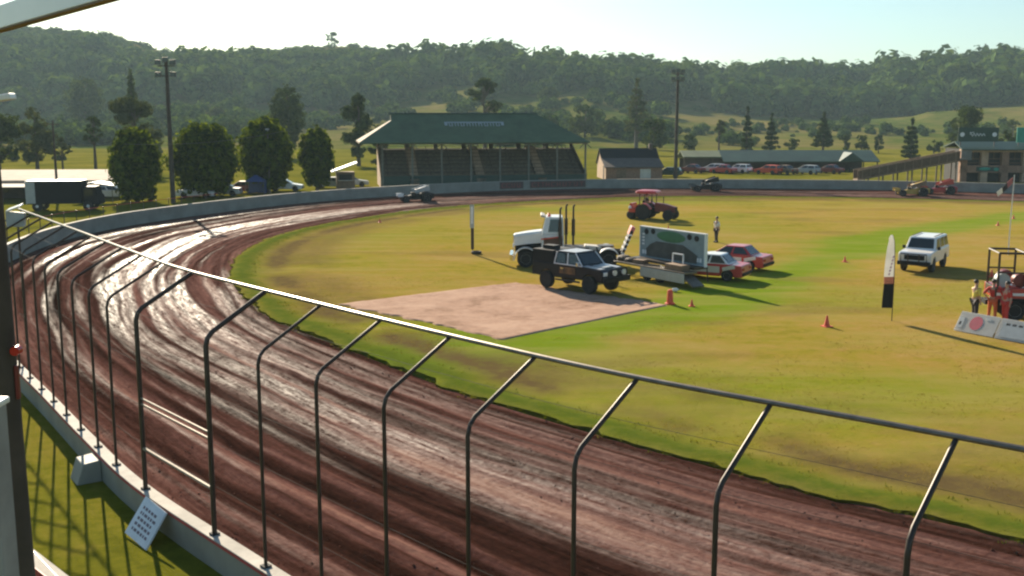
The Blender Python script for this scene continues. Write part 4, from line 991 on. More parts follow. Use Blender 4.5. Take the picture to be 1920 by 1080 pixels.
def glaze(par, b, t, z0, z1, glass, k=.012, names=('windscreen', 'rear_window', 'side_window'), split=None):
    """window panes set just proud of the four faces of a cabin frustum"""
    V_ = [(b[1], b[2], z0), (b[1], b[3], z0), (b[0], b[3], z0), (b[0], b[2], z0)]; U_ = [(t[1], t[2], z1), (t[1], t[3], z1), (t[0], t[3], z1), (t[0], t[2], z1)]
    def pane(A, B, C, D, nm, u0=.08, u1=.92, v0=.14, v1=.88):
        A, B, C, D = map(Vector, (A, B, C, D)); f = lambda u, v: A.lerp(B, u).lerp(D.lerp(C, u), v)
        n = (B - A).cross(D - A).normalized(); cen = Vector(((b[0] + b[1]) / 2, (b[2] + b[3]) / 2, (z0 + z1) / 2))
        if n.dot(f(.5, .5) - cen) < 0: n = -n
        m = MB(); Q = [f(u0, v0), f(u1, v0), f(u1, v1), f(u0, v1)]
        m.add([tuple(q + n * k) for q in Q] + [tuple(q - n * .01) for q in Q], [(0, 1, 2, 3), (7, 6, 5, 4), (0, 4, 5, 1), (1, 5, 6, 2), (2, 6, 7, 3), (3, 7, 4, 0)]); m.build(nm, glass, par)
    pane(V_[0], V_[1], U_[1], U_[0], names[0]); pane(V_[2], V_[3], U_[3], U_[2], names[1])
    for (i, j) in ((1, 2), (3, 0)):
        A, B, C, D = V_[i], V_[j], U_[j], U_[i]
        if split:
            for (u0, u1) in split:
                if i == 3: u0, u1 = 1 - u1, 1 - u0
                pane(A, B, C, D, names[2], u0, u1)
        else: pane(A, B, C, D, names[2], .07, .93)

def sedan(label, loc, rz, paint, roofp=None, group=None, L=4.4, W=1.72, name='parked_car', cat='car', extra=None, wagon=False):
    t = thing(name, label, cat, loc, rz, group); h = L / 2; w = W / 2
    up = [(h, .52), (h - .05, .72), (h - 1.15, .90), (-h + .9 if not wagon else -h + .2, .93), (-h + .06, .88), (-h, .5)]
    m = MB(); m.prism(side_profile(-h, h, .26, up, (-h + .85, h - .85), .31), -w, w); body = m.build('body', paint, t, bevel=.05)
    b = (-h + (.75 if not wagon else .12), h - 1.15, -w + .06, w - .06); tp = (-h + (1.3 if not wagon else .35), h - 1.95, -w + .24, w - .24)
    m = MB(); m.frustum(b, tp, .89, 1.40); m.build('cabin', roofp or paint, t, bevel=.05)
    glaze(t, b, tp, .89, 1.40, M['glass'], split=[(.06, .47), (.53, .94)])
    for x in (-h + .85, h - .85):
        for y in (-w + .1, w - .1): wheel(t, x, y, .31, .2)
    m = MB()
    for y in (-w + .25, w - .25):
        m = MB(); m.box((h - .02, y, .66), (.06, .32, .14)); m.build('headlight', M['lens'], t, bevel=.01)
        m = MB(); m.box((-h + .01, y, .68), (.06, .3, .14)); m.build('tail_light', M['red_lens'], t, bevel=.01)
    for s_ in (1, -1):
        m = MB(); m.box((s_ * h, 0, .42), (.12, W - .1, .16)); m.build('bumper', M['black'] if paint is not M['silver'] else M['silver'], t, bevel=.02)
    if extra: extra(t, h, w)
    return t

def race_extra(num_mat):
    def f(t, h, w):
        m = MB()
        for y in (-w - .012, w + .012): m.box((.1, y, .62), (L_ := 1.9, .02, .34)); m.box((-1.35, y, .74), (.7, .02, .2), (0, .25, 0))
        m.build('side_stripe', num_mat, t)
        m = MB(); m.box((1.5, 0, .85), (1.0, .7, .02), (0, .13, 0)); m.build('bonnet_stripe', num_mat, t)
        m = MB()
        for y in (-w + .3, w - .3): m.tube([(-.1, y, .6), (-.2, y, 1.34), (-.9, y, 1.34), (-1.5, y, .7)], .025, 6)
        m.build('roll_cage', M['dark_steel'], t)
    return f
GRC = 'red and white race cars beside the billboard trailer'
p = at(1374, 503, GZ)
sedan('red race car with a red roof, farther of the two behind the billboard trailer', (p.x, p.y, GZ), R(146), M['red_paint'], M['red_paint'], GRC, 4.3, 1.7, 'race_car', 'race car', race_extra(M['white_paint']))
p = at(1330, 521, GZ)
sedan('red race car with a white roof half hidden by the billboard trailer', (p.x, p.y, GZ), R(150), M['red_paint'], M['white_paint'], GRC, 4.2, 1.7, 'race_car', 'race car', race_extra(M['cream_paint']))

# white four wheel drive wagon
p = at(1731, 503, GZ)
t = thing('station_wagon', 'boxy white four wheel drive wagon parked on the infield', 'car', (p.x, p.y, GZ), math.atan2(-.83, -.56))
up = [(2.25, .7), (2.25, 1.06), (2.1, 1.16), (.95, 1.22), (-2.3, 1.22), (-2.36, .7)]
m = MB(); m.prism(side_profile(-2.36, 2.25, .5, up, (-1.4, 1.35), .40), -.9, .9); m.build('body', M['white_paint'], t, bevel=.06)
b, tp = (-2.3, 1.0, -.86, .86), (-2.18, .48, -.74, .74)
m = MB(); m.frustum(b, tp, 1.19, 1.88); m.build('cabin', M['white_paint'], t, bevel=.07)
glaze(t, b, tp, 1.19, 1.88, M['glass'], split=[(.04, .30), (.35, .64), (.69, .95)])
for x in (-1.4, 1.35):
    for y in (-.76, .76): wheel(t, x, y, .40, .26)
m = MB(); m.box((2.27, 0, .88), (.06, 1.1, .26)); m.build('grille', M['black'], t)
for y in (-.68, .68): m = MB(); m.lathe([(.13, 0), (.13, .05)], (2.25, y, .9), 'x', 14); m.build('headlight', M['lens'], t)
m = MB(); m.box((2.36, 0, .56), (.2, 1.8, .22)); m.build('bumper', M['black'], t, bevel=.03)
m = MB(); m.tube([(2.42, -.7, .5), (2.5, -.7, 1.1), (2.5, .7, 1.1), (2.42, .7, .5)], .035, 8); m.tube([(2.46, -.3, .6), (2.5, -.3, 1.1)], .03, 6); m.tube([(2.46, .3, .6), (2.5, .3, 1.1)], .03, 6); m.build('bull_bar', M['dark_steel'], t)
for y in (-.97, .97): m = MB(); m.box((.75, y, 1.3), (.1, .16, .18)); m.build('mirror', M['black'], t, bevel=.02)
m = MB(); m.lathe([(.37, 0), (.37, .2)], (-2.4, .2, 1.05), 'x', 18); m.build('spare_wheel', M['rubber'], t)
for y in (-.6, .6): m = MB(); m.box((-.7, y, 1.93), (2.2, .04, .04)); m.build('roof_rail', M['dark_steel'], t)

# white bonneted prime mover
p = at(1062, 497.5, GZ)
t = thing('prime_mover', 'white bonneted prime mover truck with tall exhaust stacks parked on the grass', 'truck', (p.x, p.y, GZ), R(179))
for y in (-.42, .42): m = MB(); m.box((-.2, y, .82), (6.2, .1, .26)); m.build('chassis_rail', M['black'], t)
hood = [[(x, s * w_, z) for (s, z) in ((-1, z0), (1, z0), (1, z1 - .12), (.82, z1), (-.82, z1), (-1, z1 - .12))] for (x, w_, z0, z1) in ((1.45, .72, 1.42, 2.12), (2.3, .62, 1.34, 2.02), (3.1, .5, 1.22, 1.88))]
m = MB(); m.loft(hood); hd = m.build('bonnet', M['white_paint'], t, bevel=.03)
m = MB(); m.box((2.2, 0, 1.12), (1.7, .8, .6)); m.build('engine_block', M['black'], t, bevel=.04)
m = MB(); m.box((3.13, 0, 1.38), (.06, .82, .92)); m.build('grille', M['chrome'], t, bevel=.02)
m = MB(); m.frustum((.15, 1.5, -1.0, 1.0), (.2, 1.5, -1.0, 1.0), .95, 1.95); m.frustum((.2, 1.5, -1.0, 1.0), (.25, 1.25, -.9, .9), 1.951, 2.95); cab_ = m.build('cab', M['white_paint'], t, bevel=.05)
glaze(t, (.2, 1.5, -1.0, 1.0), (.25, 1.25, -.9, .9), 1.951, 2.95, M['glass'], split=[(.28, .92)])
for y in (-1.012, 1.012): m = MB(); m.box((.82, y, 1.45), (1.1, .025, .62)); m.build('door_panel', pmat('door_stripe', (.12, .055, .03), .5, var=.3), t); 
for y in (-1.03, 1.03): m = MB(); m.box((.9, y, 1.75), (1.25, .02, .07), (0, .12, 0)); m.build('door_stripe', M['orange'], t)
m = MB(); m.box((1.42, 0, 3.0), (.25, 1.7, .12), (0, -.3, 0)); m.build('sun_visor', M['cream_paint'], t, bevel=.02)
for y in (-.5, 0, .5): m = MB(); m.ell((1.05, y, 3.0), (.1, .08, .07), 10, 6); m.build('marker_lamp', M['orange'], t)
def fender(x, y, r, wd, a0, a1, mat):
    m = MB(); k = 14
    P = [(x + r * math.cos(R(a)), r * .0 + .5 + r * math.sin(R(a))) for a in np.linspace(a0, a1, k)] + [(x + (r - .05) * math.cos(R(a)), .5 + (r - .05) * math.sin(R(a))) for a in np.linspace(a1, a0, k)]
    m.prism(P, y - wd / 2, y + wd / 2); m.build('fender', mat, t, smooth=False)
for y in (-.92, .92):
    fender(2.42, y, .70, .5, -5, 190, M['white_paint']); wheel(t, 2.42, y, .5, .3, 'rim')
    fender(-2.42, y * 1.0, .66, .62, 10, 170, M['white_paint'])
    wheel(t, -2.42, y - .1 * np.sign(y) , .5, .52, 'rim')
for y in (-.6, .6): m = MB(); m.lathe([(.11, 0), (.11, .06)], (3.12, y, 1.25), 'x', 14); m.build('headlight', M['lens'], t)
m = MB(); m.prism([(3.25, -1.1), (3.36, -.9), (3.36, .9), (3.25, 1.1), (3.15, 1.1), (3.15, -1.1)], .42, .78, 'xy'); m.build('bumper', M['chrome'], t, bevel=.02)
for (x, y) in ((.42, 1.13), (.0, -1.1), (-.42, -.75)):
    m = MB(); m.tube([(x, y, .9), (x, y, 2.0)], .07, 10); m.tube([(x, y, 1.7), (x, y, 2.7)], .11, 10); m.tube([(x, y, 2.55), (x, y, 3.42), (x - .08, y, 3.55)], .06, 10); m.build('exhaust_stack', M['dark_steel'], t, smooth=True)
for y in (-.85, .85): m = MB(); m.lathe([(.02, -.75), (.3, -.7), (.3, .7), (.02, .75)], (.2, y, .75), 'x', 16); m.build('fuel_tank', M['bare_steel'], t, smooth=True)
m = MB(); m.box((-.55, 0, 1.05), (1.5, 1.7, .2)); m.build('deck_plate', M['black'], t, bevel=.02)
m = MB(); m.box((-1.55, 0, 1.1), (1.0, .9, .22), (0, -.08, 0)); m.build('fifth_wheel_ramp', M['cream_paint'], t, bevel=.03)
m = MB(); m.lathe([(.5, 0), (.5, .1)], (-2.3, 0, 1.12), 'z', 20); m.build('fifth_wheel', M['dark_steel'], t)
# raised striped ramp board at the tail
m = MB(); m.box((-3.45, .2, 1.25), (.16, 1.1, 1.9), (0, R(-22), 0)); bd = m.build('tail_board', M['black'], t, bevel=.02)
for k in range(6):
    z = .55 + k * .27; x = -3.45 - (z - 1.25) * math.tan(R(22)); m = MB(); m.box((x, .2, z), (.19, 1.12, .1), (0, R(-22), 0)); m.build('stripe', M['white_paint'], bd)
m = MB(); m.box((-3.8, .2, 2.12), (.24, 1.0, .5), (0, R(-22), 0)); m.build('warning_panel', pmat('faded_red', (.62, .16, .14), .5), bd, bevel=.02)

# black lifted utility
t = thing('pickup_truck', 'lifted black four wheel drive pickup on the clay square', 'pickup', (3.42, 54.0, .195), R(-45))
up = [(2.3, .95), (2.3, 1.16), (2.15, 1.24), (.95, 1.32), (-2.45, 1.32), (-2.5, .8)]
m = MB(); m.prism(side_profile(-2.5, 2.3, .62, up, (-1.45, 1.45), .44), -.88, .88); m.build('body', M['black_gloss'], t, bevel=.05)
b, tp = (-.95, 1.0, -.84, .84), (-.85, .42, -.72, .72)
m = MB(); m.frustum(b, tp, 1.29, 1.93); m.build('cabin', M['black_gloss'], t, bevel=.05)
m = MB(); m.box((-.2, 0, 1.95), (1.15, 1.36, .035)); m.build('roof_panel', M['silver'], t, bevel=.012)
glaze(t, b, tp, 1.29, 1.93, M['glass'], split=[(.06, .50), (.58, .93)])
m = MB(); 
for y in (-.80, .80):
    s_ = np.sign(y); m.tube([(.98, y * 1.06, 1.3), (.44, y * .93, 1.92)], .035, 6); m.tube([(-.02, y * 1.07, 1.32), (-.05, y * .95, 1.9)], .035, 6); m.tube([(-.93, y * 1.06, 1.3), (-.83, y * .93, 1.92)], .035, 6); m.tube([(-.93, y * 1.07, 1.32), (.98, y * 1.07, 1.32)], .03, 6)
m.build('window_trim', M['sign_white'], t)
for y in (-.892, .892):
    m = MB(); m.box((.0, y, 1.02), (1.05, .02, .34)); dp = m.build('door', pmat('door_art', (.13, .06, .02), .45, var=.9, scale=3.0), t)
    m = MB(); m.box((-.35, y * 1.012, 1.12), (.2, .03, .05)); m.build('handle', M['chrome'], dp)
m = MB(); m.box((-1.72, 0, 1.9), (1.45, 1.7, .1)); m.box((-1.72, -.82, 1.6), (1.5, .07, .6)); m.box((-1.72, .82, 1.6), (1.5, .07, .6)); m.box((-2.44, 0, 1.6), (.07, 1.7, .6)); m.build('tray_canopy', M['black'], t, bevel=.02)
m = MB(); m.lathe([(.2, -.13), (.42, -.13), (.44, -.08), (.44, .08), (.42, .13), (.2, .13)], (-2.68, 0, 1.2), 'x', 20); m.build('spare_wheel', M['rubber'], t, smooth=True)
for x in (-1.45, 1.45):
    for y in (-.82, .82): wheel(t, x, y, .44, .32, 'black', rimr=.5)
m = MB(); m.box((2.32, 0, 1.0), (.05, 1.05, .24)); m.build('grille', M['black'], t)
for y in (-.66, .66): m = MB(); m.box((2.32, y, 1.04), (.06, .28, .2)); m.build('headlight', M['lens'], t, bevel=.02)
m = MB(); m.box((2.5, 0, .78), (.24, 1.86, .26)); m.tube([(2.55, -.75, .8), (2.6, -.62, 1.28), (2.6, .62, 1.28), (2.55, .75, .8)], .04, 8)
for y in (-.25, .25): m.tube([(2.58, y, .85), (2.6, y, 1.28)], .035, 6)
m.build('bull_bar', M['black'], t)
for y in (-.35, .35): m = MB(); m.lathe([(.13, 0), (.14, .08)], (2.62, y, 1.12), 'x', 14); m.build('spotlight', M['rim'], t)
m = MB(); m.box((1.6, 0, 1.31), (.75, .7, .06), (0, .05, 0)); m.build('bonnet_scoop', M['sign_grey'], t, bevel=.02)
m = MB(); m.box((1.55, -.62, 1.295), (1.15, .35, .03), (0, .055, 0)); m.box((1.55, .62, 1.295), (1.15, .35, .03), (0, .055, 0)); m.build('bonnet_panel', M['silver'], t, bevel=.01)
for y in (-.98, .98): m = MB(); m.box((.78, y, 1.42), (.1, .18, .2)); m.build('mirror', M['chrome'] if y < 0 else M['black'], t, bevel=.02)
m = MB(); m.tube([(.9, .93, 1.15), (.85, .95, 1.4), (.5, .84, 1.95), (.45, .84, 2.1)], .045, 8); m.build('snorkel', M['black'], t)
for y in (-.93, .93): m = MB(); m.tube([(-.75, y, .52), (.85, y, .52)], .05, 8); m.build('side_step', M['dark_steel'], t)
m = MB(); m.box((-1.72, -.2, 2.05), (.8, .5, .18)); m.build('tool_box', M['black'], t, bevel=.02)

# billboard trailer
A = Vector((7.0, 59.3, GZ)); B = Vector((9.85, 55.0, GZ)); dv = (B - A); ang = math.atan2(dv.y, dv.x); BL = dv.length
t = thing('billboard_trailer', 'flat trailer carrying an upright advertising panel with a green oval', 'trailer', tuple((A + B) / 2), ang)
m = MB(); m.box((0, .0, .95), (BL, 1.0, .14)); m.build('frame', M['dark_steel'], t)
m = MB(); m.box((-.1, -.85, .78), (BL + .5, .9, .1)); m.build('deck', M['bare_steel'], t, bevel=.02)
m = MB(); m.box((1.0, -1.31, .5), (BL - 1.7, .04, .5)); m.box((.9, -.9, .45), (BL - 2.2, .8, .4)); m.build('skirt', M['sign_grey'], t, bevel=.02)
m = MB(); m.box((0, .3, 1.85), (BL, .14, 1.72)); pnl = m.build('billboard', pmat('billboard_face', (.22, .29, .31), .45, var=.25, scale=.9), t)
m = MB(); 
for (cx, cz, sx, sz) in ((0, 2.7, BL + .1, .05), (0, 1.0, BL + .1, .05), (-BL / 2, 1.85, .05, 1.74), (BL / 2, 1.85, .05, 1.74)): m.box((cx, .3, cz), (sx, .2, sz))
m.build('panel_frame', M['sign_white'], pnl)
m = MB(); m.ell((-.05, .22, 2.32), (1.15, .02, .30), 24, 10); m.build('oval_emblem', pmat('oval_green', (.04, .16, .07), .5), pnl)
m = MB(); P = [(-2.0, 1.1), (2.0, 1.1), (2.05, 1.5), (1.5, 1.75), (.9, 1.98), (-1.2, 1.98), (-1.75, 1.75), (-2.05, 1.5)]; m.prism(P, .2, .222); m.build('car_picture', pmat('panel_dark', (.05, .06, .06), .5, var=.6, scale=1.2), pnl)
m = MB()
for x in (-2.2, 1.95):
    for q_ in range(3): m.box((x + .22 * q_ - .1, .215, 1.3), (.15, .02, .22))
for q_ in range(4): m.box((-2.3, .215, 1.75 + .18 * q_), (.18, .02, .1))
m.build('lettering', M['sign_white'], pnl)
for (x, z) in ((-2.05, 2.45), (1.95, 2.42), (-1.5, 2.5), (1.4, 2.45)):
    m = MB(); m.ell((x, .21, z), (.18, .02, .16), 10, 6); m.build('logo_mark', M['dark_void'], pnl)
for x in (-.5, .55):
    for y in (-1.0, .75): wheel(t, x, y, .33, .22)
m = MB(); m.tube([(-BL / 2 - .1, -.5, .8), (-BL / 2 - 1.5, -.4, .55)], .07, 8); m.tube([(-BL / 2 - .1, .4, .8), (-BL / 2 - 1.5, -.35, .55)], .07, 8); m.tube([(-BL / 2 - 1.4, -.38, .55), (-BL / 2 - 1.4, -.38, .0)], .05, 8); m.build('drawbar', M['dark_steel'], t)
m = MB(); m.box((BL / 2 + .3, -.9, .42), (1.1, .8, .05), (0, R(28), 0)); m.build('loading_ramp', M['bare_steel'], t)
m = MB(); m.ell((-BL / 2 - .1, -.8, .92), (.55, .4, .24), 10, 6); m.ell((-BL / 2 + .5, -.9, .9), (.4, .3, .17), 10, 6); m.build('folded_tarp', M['dark_timber'], t)
m = MB(); m.box((-1.3, -.85, .93), (.7, .45, .22), (0, 0, .3)); m.build('tool_box', M['timber'], t, bevel=.02)
m = MB(); m.tube([(-.6, -1.2, .84), (.2, -.7, .86), (1.0, -1.1, .84), (1.7, -.8, .86)], .05, 8); m.build('hose', M['black'], t, smooth=True)
m = MB(); m.box((BL / 2 - .9, -.85, .98), (1.3, .6, .3)); m.build('generator', M['timber'], t, bevel=.03)
m = MB()
for (a, b_) in (((.95, -.5, .85), (.95, -.5, 1.6)), ((1.75, -.5, .85), (1.75, -.5, 1.6)), ((.95, -.5, 1.6), (1.75, -.5, 1.6))): m.tube([a, b_], .04, 6)
m.build('hoop', M['sign_white'], t)
for x in (-BL / 2 + .2, BL / 2 - .2): m = MB(); m.tube([(x, .7, .15), (x, .38, 2.6)], .035, 6); m.build('brace', M['dark_steel'], t)

# red tractor with canopy and packer wheels
p = at(1227, 411, GZ)
t = thing('tractor', 'dark red tractor with a red canopy roof working on the far infield', 'tractor', (p.x, p.y, GZ), R(-27))
m = MB(); m.loft([[(x, s * w_, z) for (s, z) in ((-1, z0), (1, z0), (1, z1 - .08), (.75, z1), (-.75, z1), (-1, z1 - .08))] for (x, w_, z0, z1) in ((.15, .42, .7, 1.45), (1.0, .4, .68, 1.35), (1.9, .33, .66, 1.12))]); m.build('bonnet', M['deep_red'], t, bevel=.03)
m = MB(); m.box((-.3, 0, .75), (1.4, .55, .5)); m.box((1.5, 0, .55), (.3, 1.1, .18)); m.build('chassis', M['black'], t, bevel=.03)
m = MB(); m.box((1.93, 0, .9), (.05, .5, .4)); m.build('grille', M['black'], t)
for y in (-.8, .8): wheel(t, -.75, y, .66, .42, 'deep_red', rimr=.5); wheel(t, 1.45, y, .45, .3, 'deep_red', rimr=.5)
for y in (-.8, .8):
    m = MB(); P = [(-.75 + .76 * math.cos(R(a)), .66 + .76 * math.sin(R(a))) for a in np.linspace(20, 165, 12)] + [(-.75 + .71 * math.cos(R(a)), .66 + .71 * math.sin(R(a))) for a in np.linspace(165, 20, 12)]
    m.prism(P, y - .25, y + .25); m.build('fender', M['red_paint'], t)
m = MB(); m.box((-.75, 0, 1.12), (.5, .5, .1)); m.box((-.98, 0, 1.38), (.1, .5, .45)); m.build('seat', M['black'], t, bevel=.03)
m = MB()
for (x, y) in ((-1.15, -.6), (-1.15, .6), (-.05, -.6), (-.05, .6)): m.tube([(x, y, 1.0), (x, y, 2.32)], .04, 6)
m.build('canopy_post', M['dark_steel'], t)
m = MB(); m.loft([[(-.6 + a * k, b_ * k, z) for (a, b_) in ((-.95, -.6), (-.8, -.75), (.8, -.75), (.95, -.6), (.95, .6), (.8, .75), (-.8, .75), (-.95, .6))] for (z, k) in ((2.22, .96), (2.28, 1.0), (2.42, .95), (2.50, .7))]); m.build('canopy', M['red_paint'], t, smooth=True)
m = MB(); m.tube([(.15, 0, 1.35), (-.25, 0, 1.55)], .02, 6); P = [(-.27 + .0 * a, .2 * math.cos(a), 1.57 + .17 * math.sin(a)) for a in np.linspace(0, 6.28, 14)]; m.tube(P, .02, 6); m.build('steering_wheel', M['black'], t)
m = MB(); m.tube([(.7, .25, 1.35), (.7, .25, 1.95)], .04, 8); m.build('exhaust', M['dark_steel'], t)
m = MB(); m.box((-1.75, 0, .75), (.7, 1.5, .35)); m.box((-1.95, 0, 1.1), (.25, 1.2, .5)); m.build('rear_ballast', M['red_paint'], t, bevel=.03)
m = MB(); m.ell((-2.0, -.62, .95), (.16, .12, .2), 10, 6); m.build('spray_tank', M['white_paint'], t)
for k in range(4): m = MB(); m.lathe([(.1, -.13), (.33, -.13), (.36, -.08), (.36, .08), (.33, .13), (.1, .13)], (-1.95, -.6 + .4 * k, .36), 'y', 16); m.build('packer_wheel', M['rubber'], t, smooth=True)
TRACTOR = t

# sprint cars with wings
def sprint(label, x, y, rz, z, hull, wing, group, wingboard=None):
    t = thing('sprint_car', label, 'race car', (x, y, z), rz, group)
    m = MB(); m.loft([[(x_, s * w_, zz) for (s, zz) in ((-1, z0), (1, z0), (1, z1 - .1), (.6, z1), (-.6, z1), (-1, z1 - .1))] for (x_, w_, z0, z1) in ((-1.7, .32, .35, .85), (-1.1, .42, .3, 1.0), (-.4, .40, .25, .85), (.6, .33, .25, .75), (1.7, .2, .28, .55))]); m.build('body', hull, t, bevel=.03)
    for y_ in (-.82, .82): wheel(t, -.85, y_, .5, .5, 'rim', rimr=.42); wheel(t, 1.35, y_, .38, .28, 'rim', rimr=.45)
    m = MB()
    for y_ in (-.36, .36): m.tube([(.5, y_, .7), (.05, y_, 1.35), (-.75, y_, 1.35), (-1.1, y_, .8)], .03, 6)
    m.tube([(.05, -.36, 1.35), (.05, .36, 1.35)], .03, 6); m.tube([(-.75, -.36, 1.35), (-.75, .36, 1.35)], .03, 6); m.tube([(-.85, -.8, .5), (-.85, .8, .5)], .05, 8); m.tube([(1.35, -.8, .4), (1.35, .8, .4)], .04, 8)
    m.build('roll_cage', M['dark_steel'], t)
    m = MB(); m.box((-.45, 0, 1.42), (1.3, 1.36, .05), (0, R(16), 0)); m.build('top_wing', wing, t, bevel=.01)
    for y_ in (-.74, .74): m = MB(); m.prism([(-1.2, 1.2), (.45, 1.0), (.45, 1.28), (-1.1, 1.78)], y_ - .02, y_ + .02); m.build('wing_side_board', wingboard or wing, t)
    m = MB(); m.box((1.85, 0, .72), (.5, .9, .04), (0, R(15), 0)); m.box((1.85, -.46, .75), (.6, .03, .35)); m.box((1.85, .46, .75), (.6, .03, .35)); m.build('nose_wing', wing, t)
    m = MB(); m.ell((-.5, 0, 1.12), (.15, .13, .16), 10, 7); m.build('helmet', M['white_paint'], t, smooth=True)
    m = MB(); m.box((.45, 0, .88), (.5, .4, .25)); m.build('engine_cover', M['black'], t, bevel=.03)
    return t
GSC = 'sprint cars circulating on the far side of the track'
p = at(783, 379); sprint('sprint car with white wings on the track before the grandstand', p.x, p.y, R(197), .04, M['black'], M['white_paint'], GSC, M['sign_grey'])
p = at(1326, 360); sprint('dark winged sprint car on the track beyond the tractor', p.x, p.y, R(184), .08, M['black_gloss'], pmat('steel_blue', (.05, .07, .08), .4), GSC, M['black'])
p = at(1712, 369); sprint('yellow winged sprint car low on the track near the clubhouse', p.x, p.y, R(176), .08, M['yellow'], M['yellow'], GSC, M['timber'])
p = at(1764, 365.5); sprint('red winged sprint car on the track just ahead of the yellow one', p.x, p.y, R(170), .08, M['red_paint'], M['red_paint'], GSC, M['red_paint'])

# red fire tender at the right edge
p = at(1876, 603, GZ)
t = thing('fire_tender', 'red fire truck with a dark roll frame cut off by the right edge', 'fire truck', (p.x + 2.0, p.y + .75, GZ), R(-10))
m = MB(); m.box((-.2, 0, .72), (4.3, .8, .2)); m.build('chassis', M['black'], t)
m = MB(); m.box((-.95, 0, 1.2), (2.3, 1.9, .5)); m.build('tray', M['red_paint'], t, bevel=.04)
m = MB(); m.box((-.95, -.96, 1.18), (2.2, .03, .12)); m.build('side_stripe', M['white_paint'], t)
m = MB(); m.frustum((.4, 2.3, -.92, .92), (.45, 2.2, -.9, .9), .6, 1.4); m.frustum((.4, 1.75, -.9, .9), (.5, 1.35, -.78, .78), 1.401, 2.05); m.build('cab', M['red_paint'], t, bevel=.05)
glaze(t, (.4, 1.75, -.9, .9), (.5, 1.35, -.78, .78), 1.401, 2.05, M['glass'])
for x in (-1.25, 1.55):
    for y in (-.8, .8): wheel(t, x, y, .45, .3)
m = MB()
for x in (-2.0, -.9):
    m.tube([(x, -.85, 1.4), (x, -.85, 2.95), (x, .85, 2.95), (x, .85, 1.4)], .05, 8)
for y in (-.85, .85): m.tube([(-2.0, y, 2.95), (-.9, y, 2.95)], .05, 8); m.tube([(-2.0, y, 2.1), (-.9, y, 2.1)], .035, 8)
m.build('roll_frame', M['dark_steel'], t)
for (x, y, r) in ((-1.75, -.5, .3), (-1.05, -.5, .3), (-1.4, .4, .34)): m = MB(); m.lathe([(.05, -.25), (r, -.22), (r, .22), (.05, .25)], (x, y, 1.75), 'y', 16); m.build('hose_reel', M['sign_grey'] if x == -1.75 else M['deep_red'], t, smooth=True)
m = MB(); m.box((-.2, 0, 1.9), (.6, 1.6, .9)); m.build('water_tank', M['deep_red'], t, bevel=.06)
m = MB(); m.box((-2.05, -.1, 1.25), (.12, 1.7, .4)); m.build('tailgate', M['dark_steel'], t, bevel=.02)
m = MB(); m.box((-1.25, -.97, .95), (1.2, .06, .1)); m.build('mudguard', M['black'], t)

# parked cars beyond the far wall and under the figs
GPC = 'cars parked outside the far wall'
for (px, py, paint, rz, lb, wg) in ((1297, 331, M['deep_red'], 190, 'dark maroon parked car, leftmost in the row right of the tall pole', False),
        (1337, 330, M['silver'], 188, 'silver parked car between the maroon car and the faded red car', True), (1356, 332, M['red_paint'], 186, 'faded red parked car left of the white car in the row', False),
        (1385, 331, M['white_paint'], 186, 'white parked car at the right end of the row beside the shed', True), (1440, 333, M['orange'], 188, 'orange parked car before the long green shed', True),
        (1470, 333, M['timber'], 180, 'brown parked car right of the orange car', False), (1512, 333, M['sign_grey'], 185, 'pale grey parked van-like car before the shed porch', True),
        (1556, 332, M['deep_red'], 182, 'dark red parked car at the foot of the timber ramp', False)):
    p = at(px, py - 6.5); sedan(lb, (p.x, p.y, 0), R(rz - 52), paint, None, GPC, 4.1, 1.7, wagon=wg)
for (px, py, paint, rz, lb, wg) in ((368, 371, M['white_paint'], 5, 'white parked car under the widest fig tree', False), (418, 367, M['silver'], 182, 'silver parked car in the gap right of the widest fig tree', False),
        (536, 358, M['white_paint'], 2, 'white parked car between the tallest and the narrow fig tree', True), (620, 353, M['sign_grey'], 176, 'grey parked car beside the narrow fig tree', False),
        (452, 362, M['deep_red'], 178, 'dark red parked car in shade left of the blue tent', False), (660, 350, M['silver'], 12, 'silver car parked by the white-roofed kiosk', True),
        (215, 372, M['white_paint'], 8, 'white parked car left of the first fig tree', True), (1252, 331, M['dark_green'], 160, 'dark green car parked between the hut and the tall pole', True)):
    p = at(px, py); sedan(lb, (p.x, p.y, 0), R(rz), paint, None, 'cars parked under the trees', 4.1, 1.7, wagon=wg)

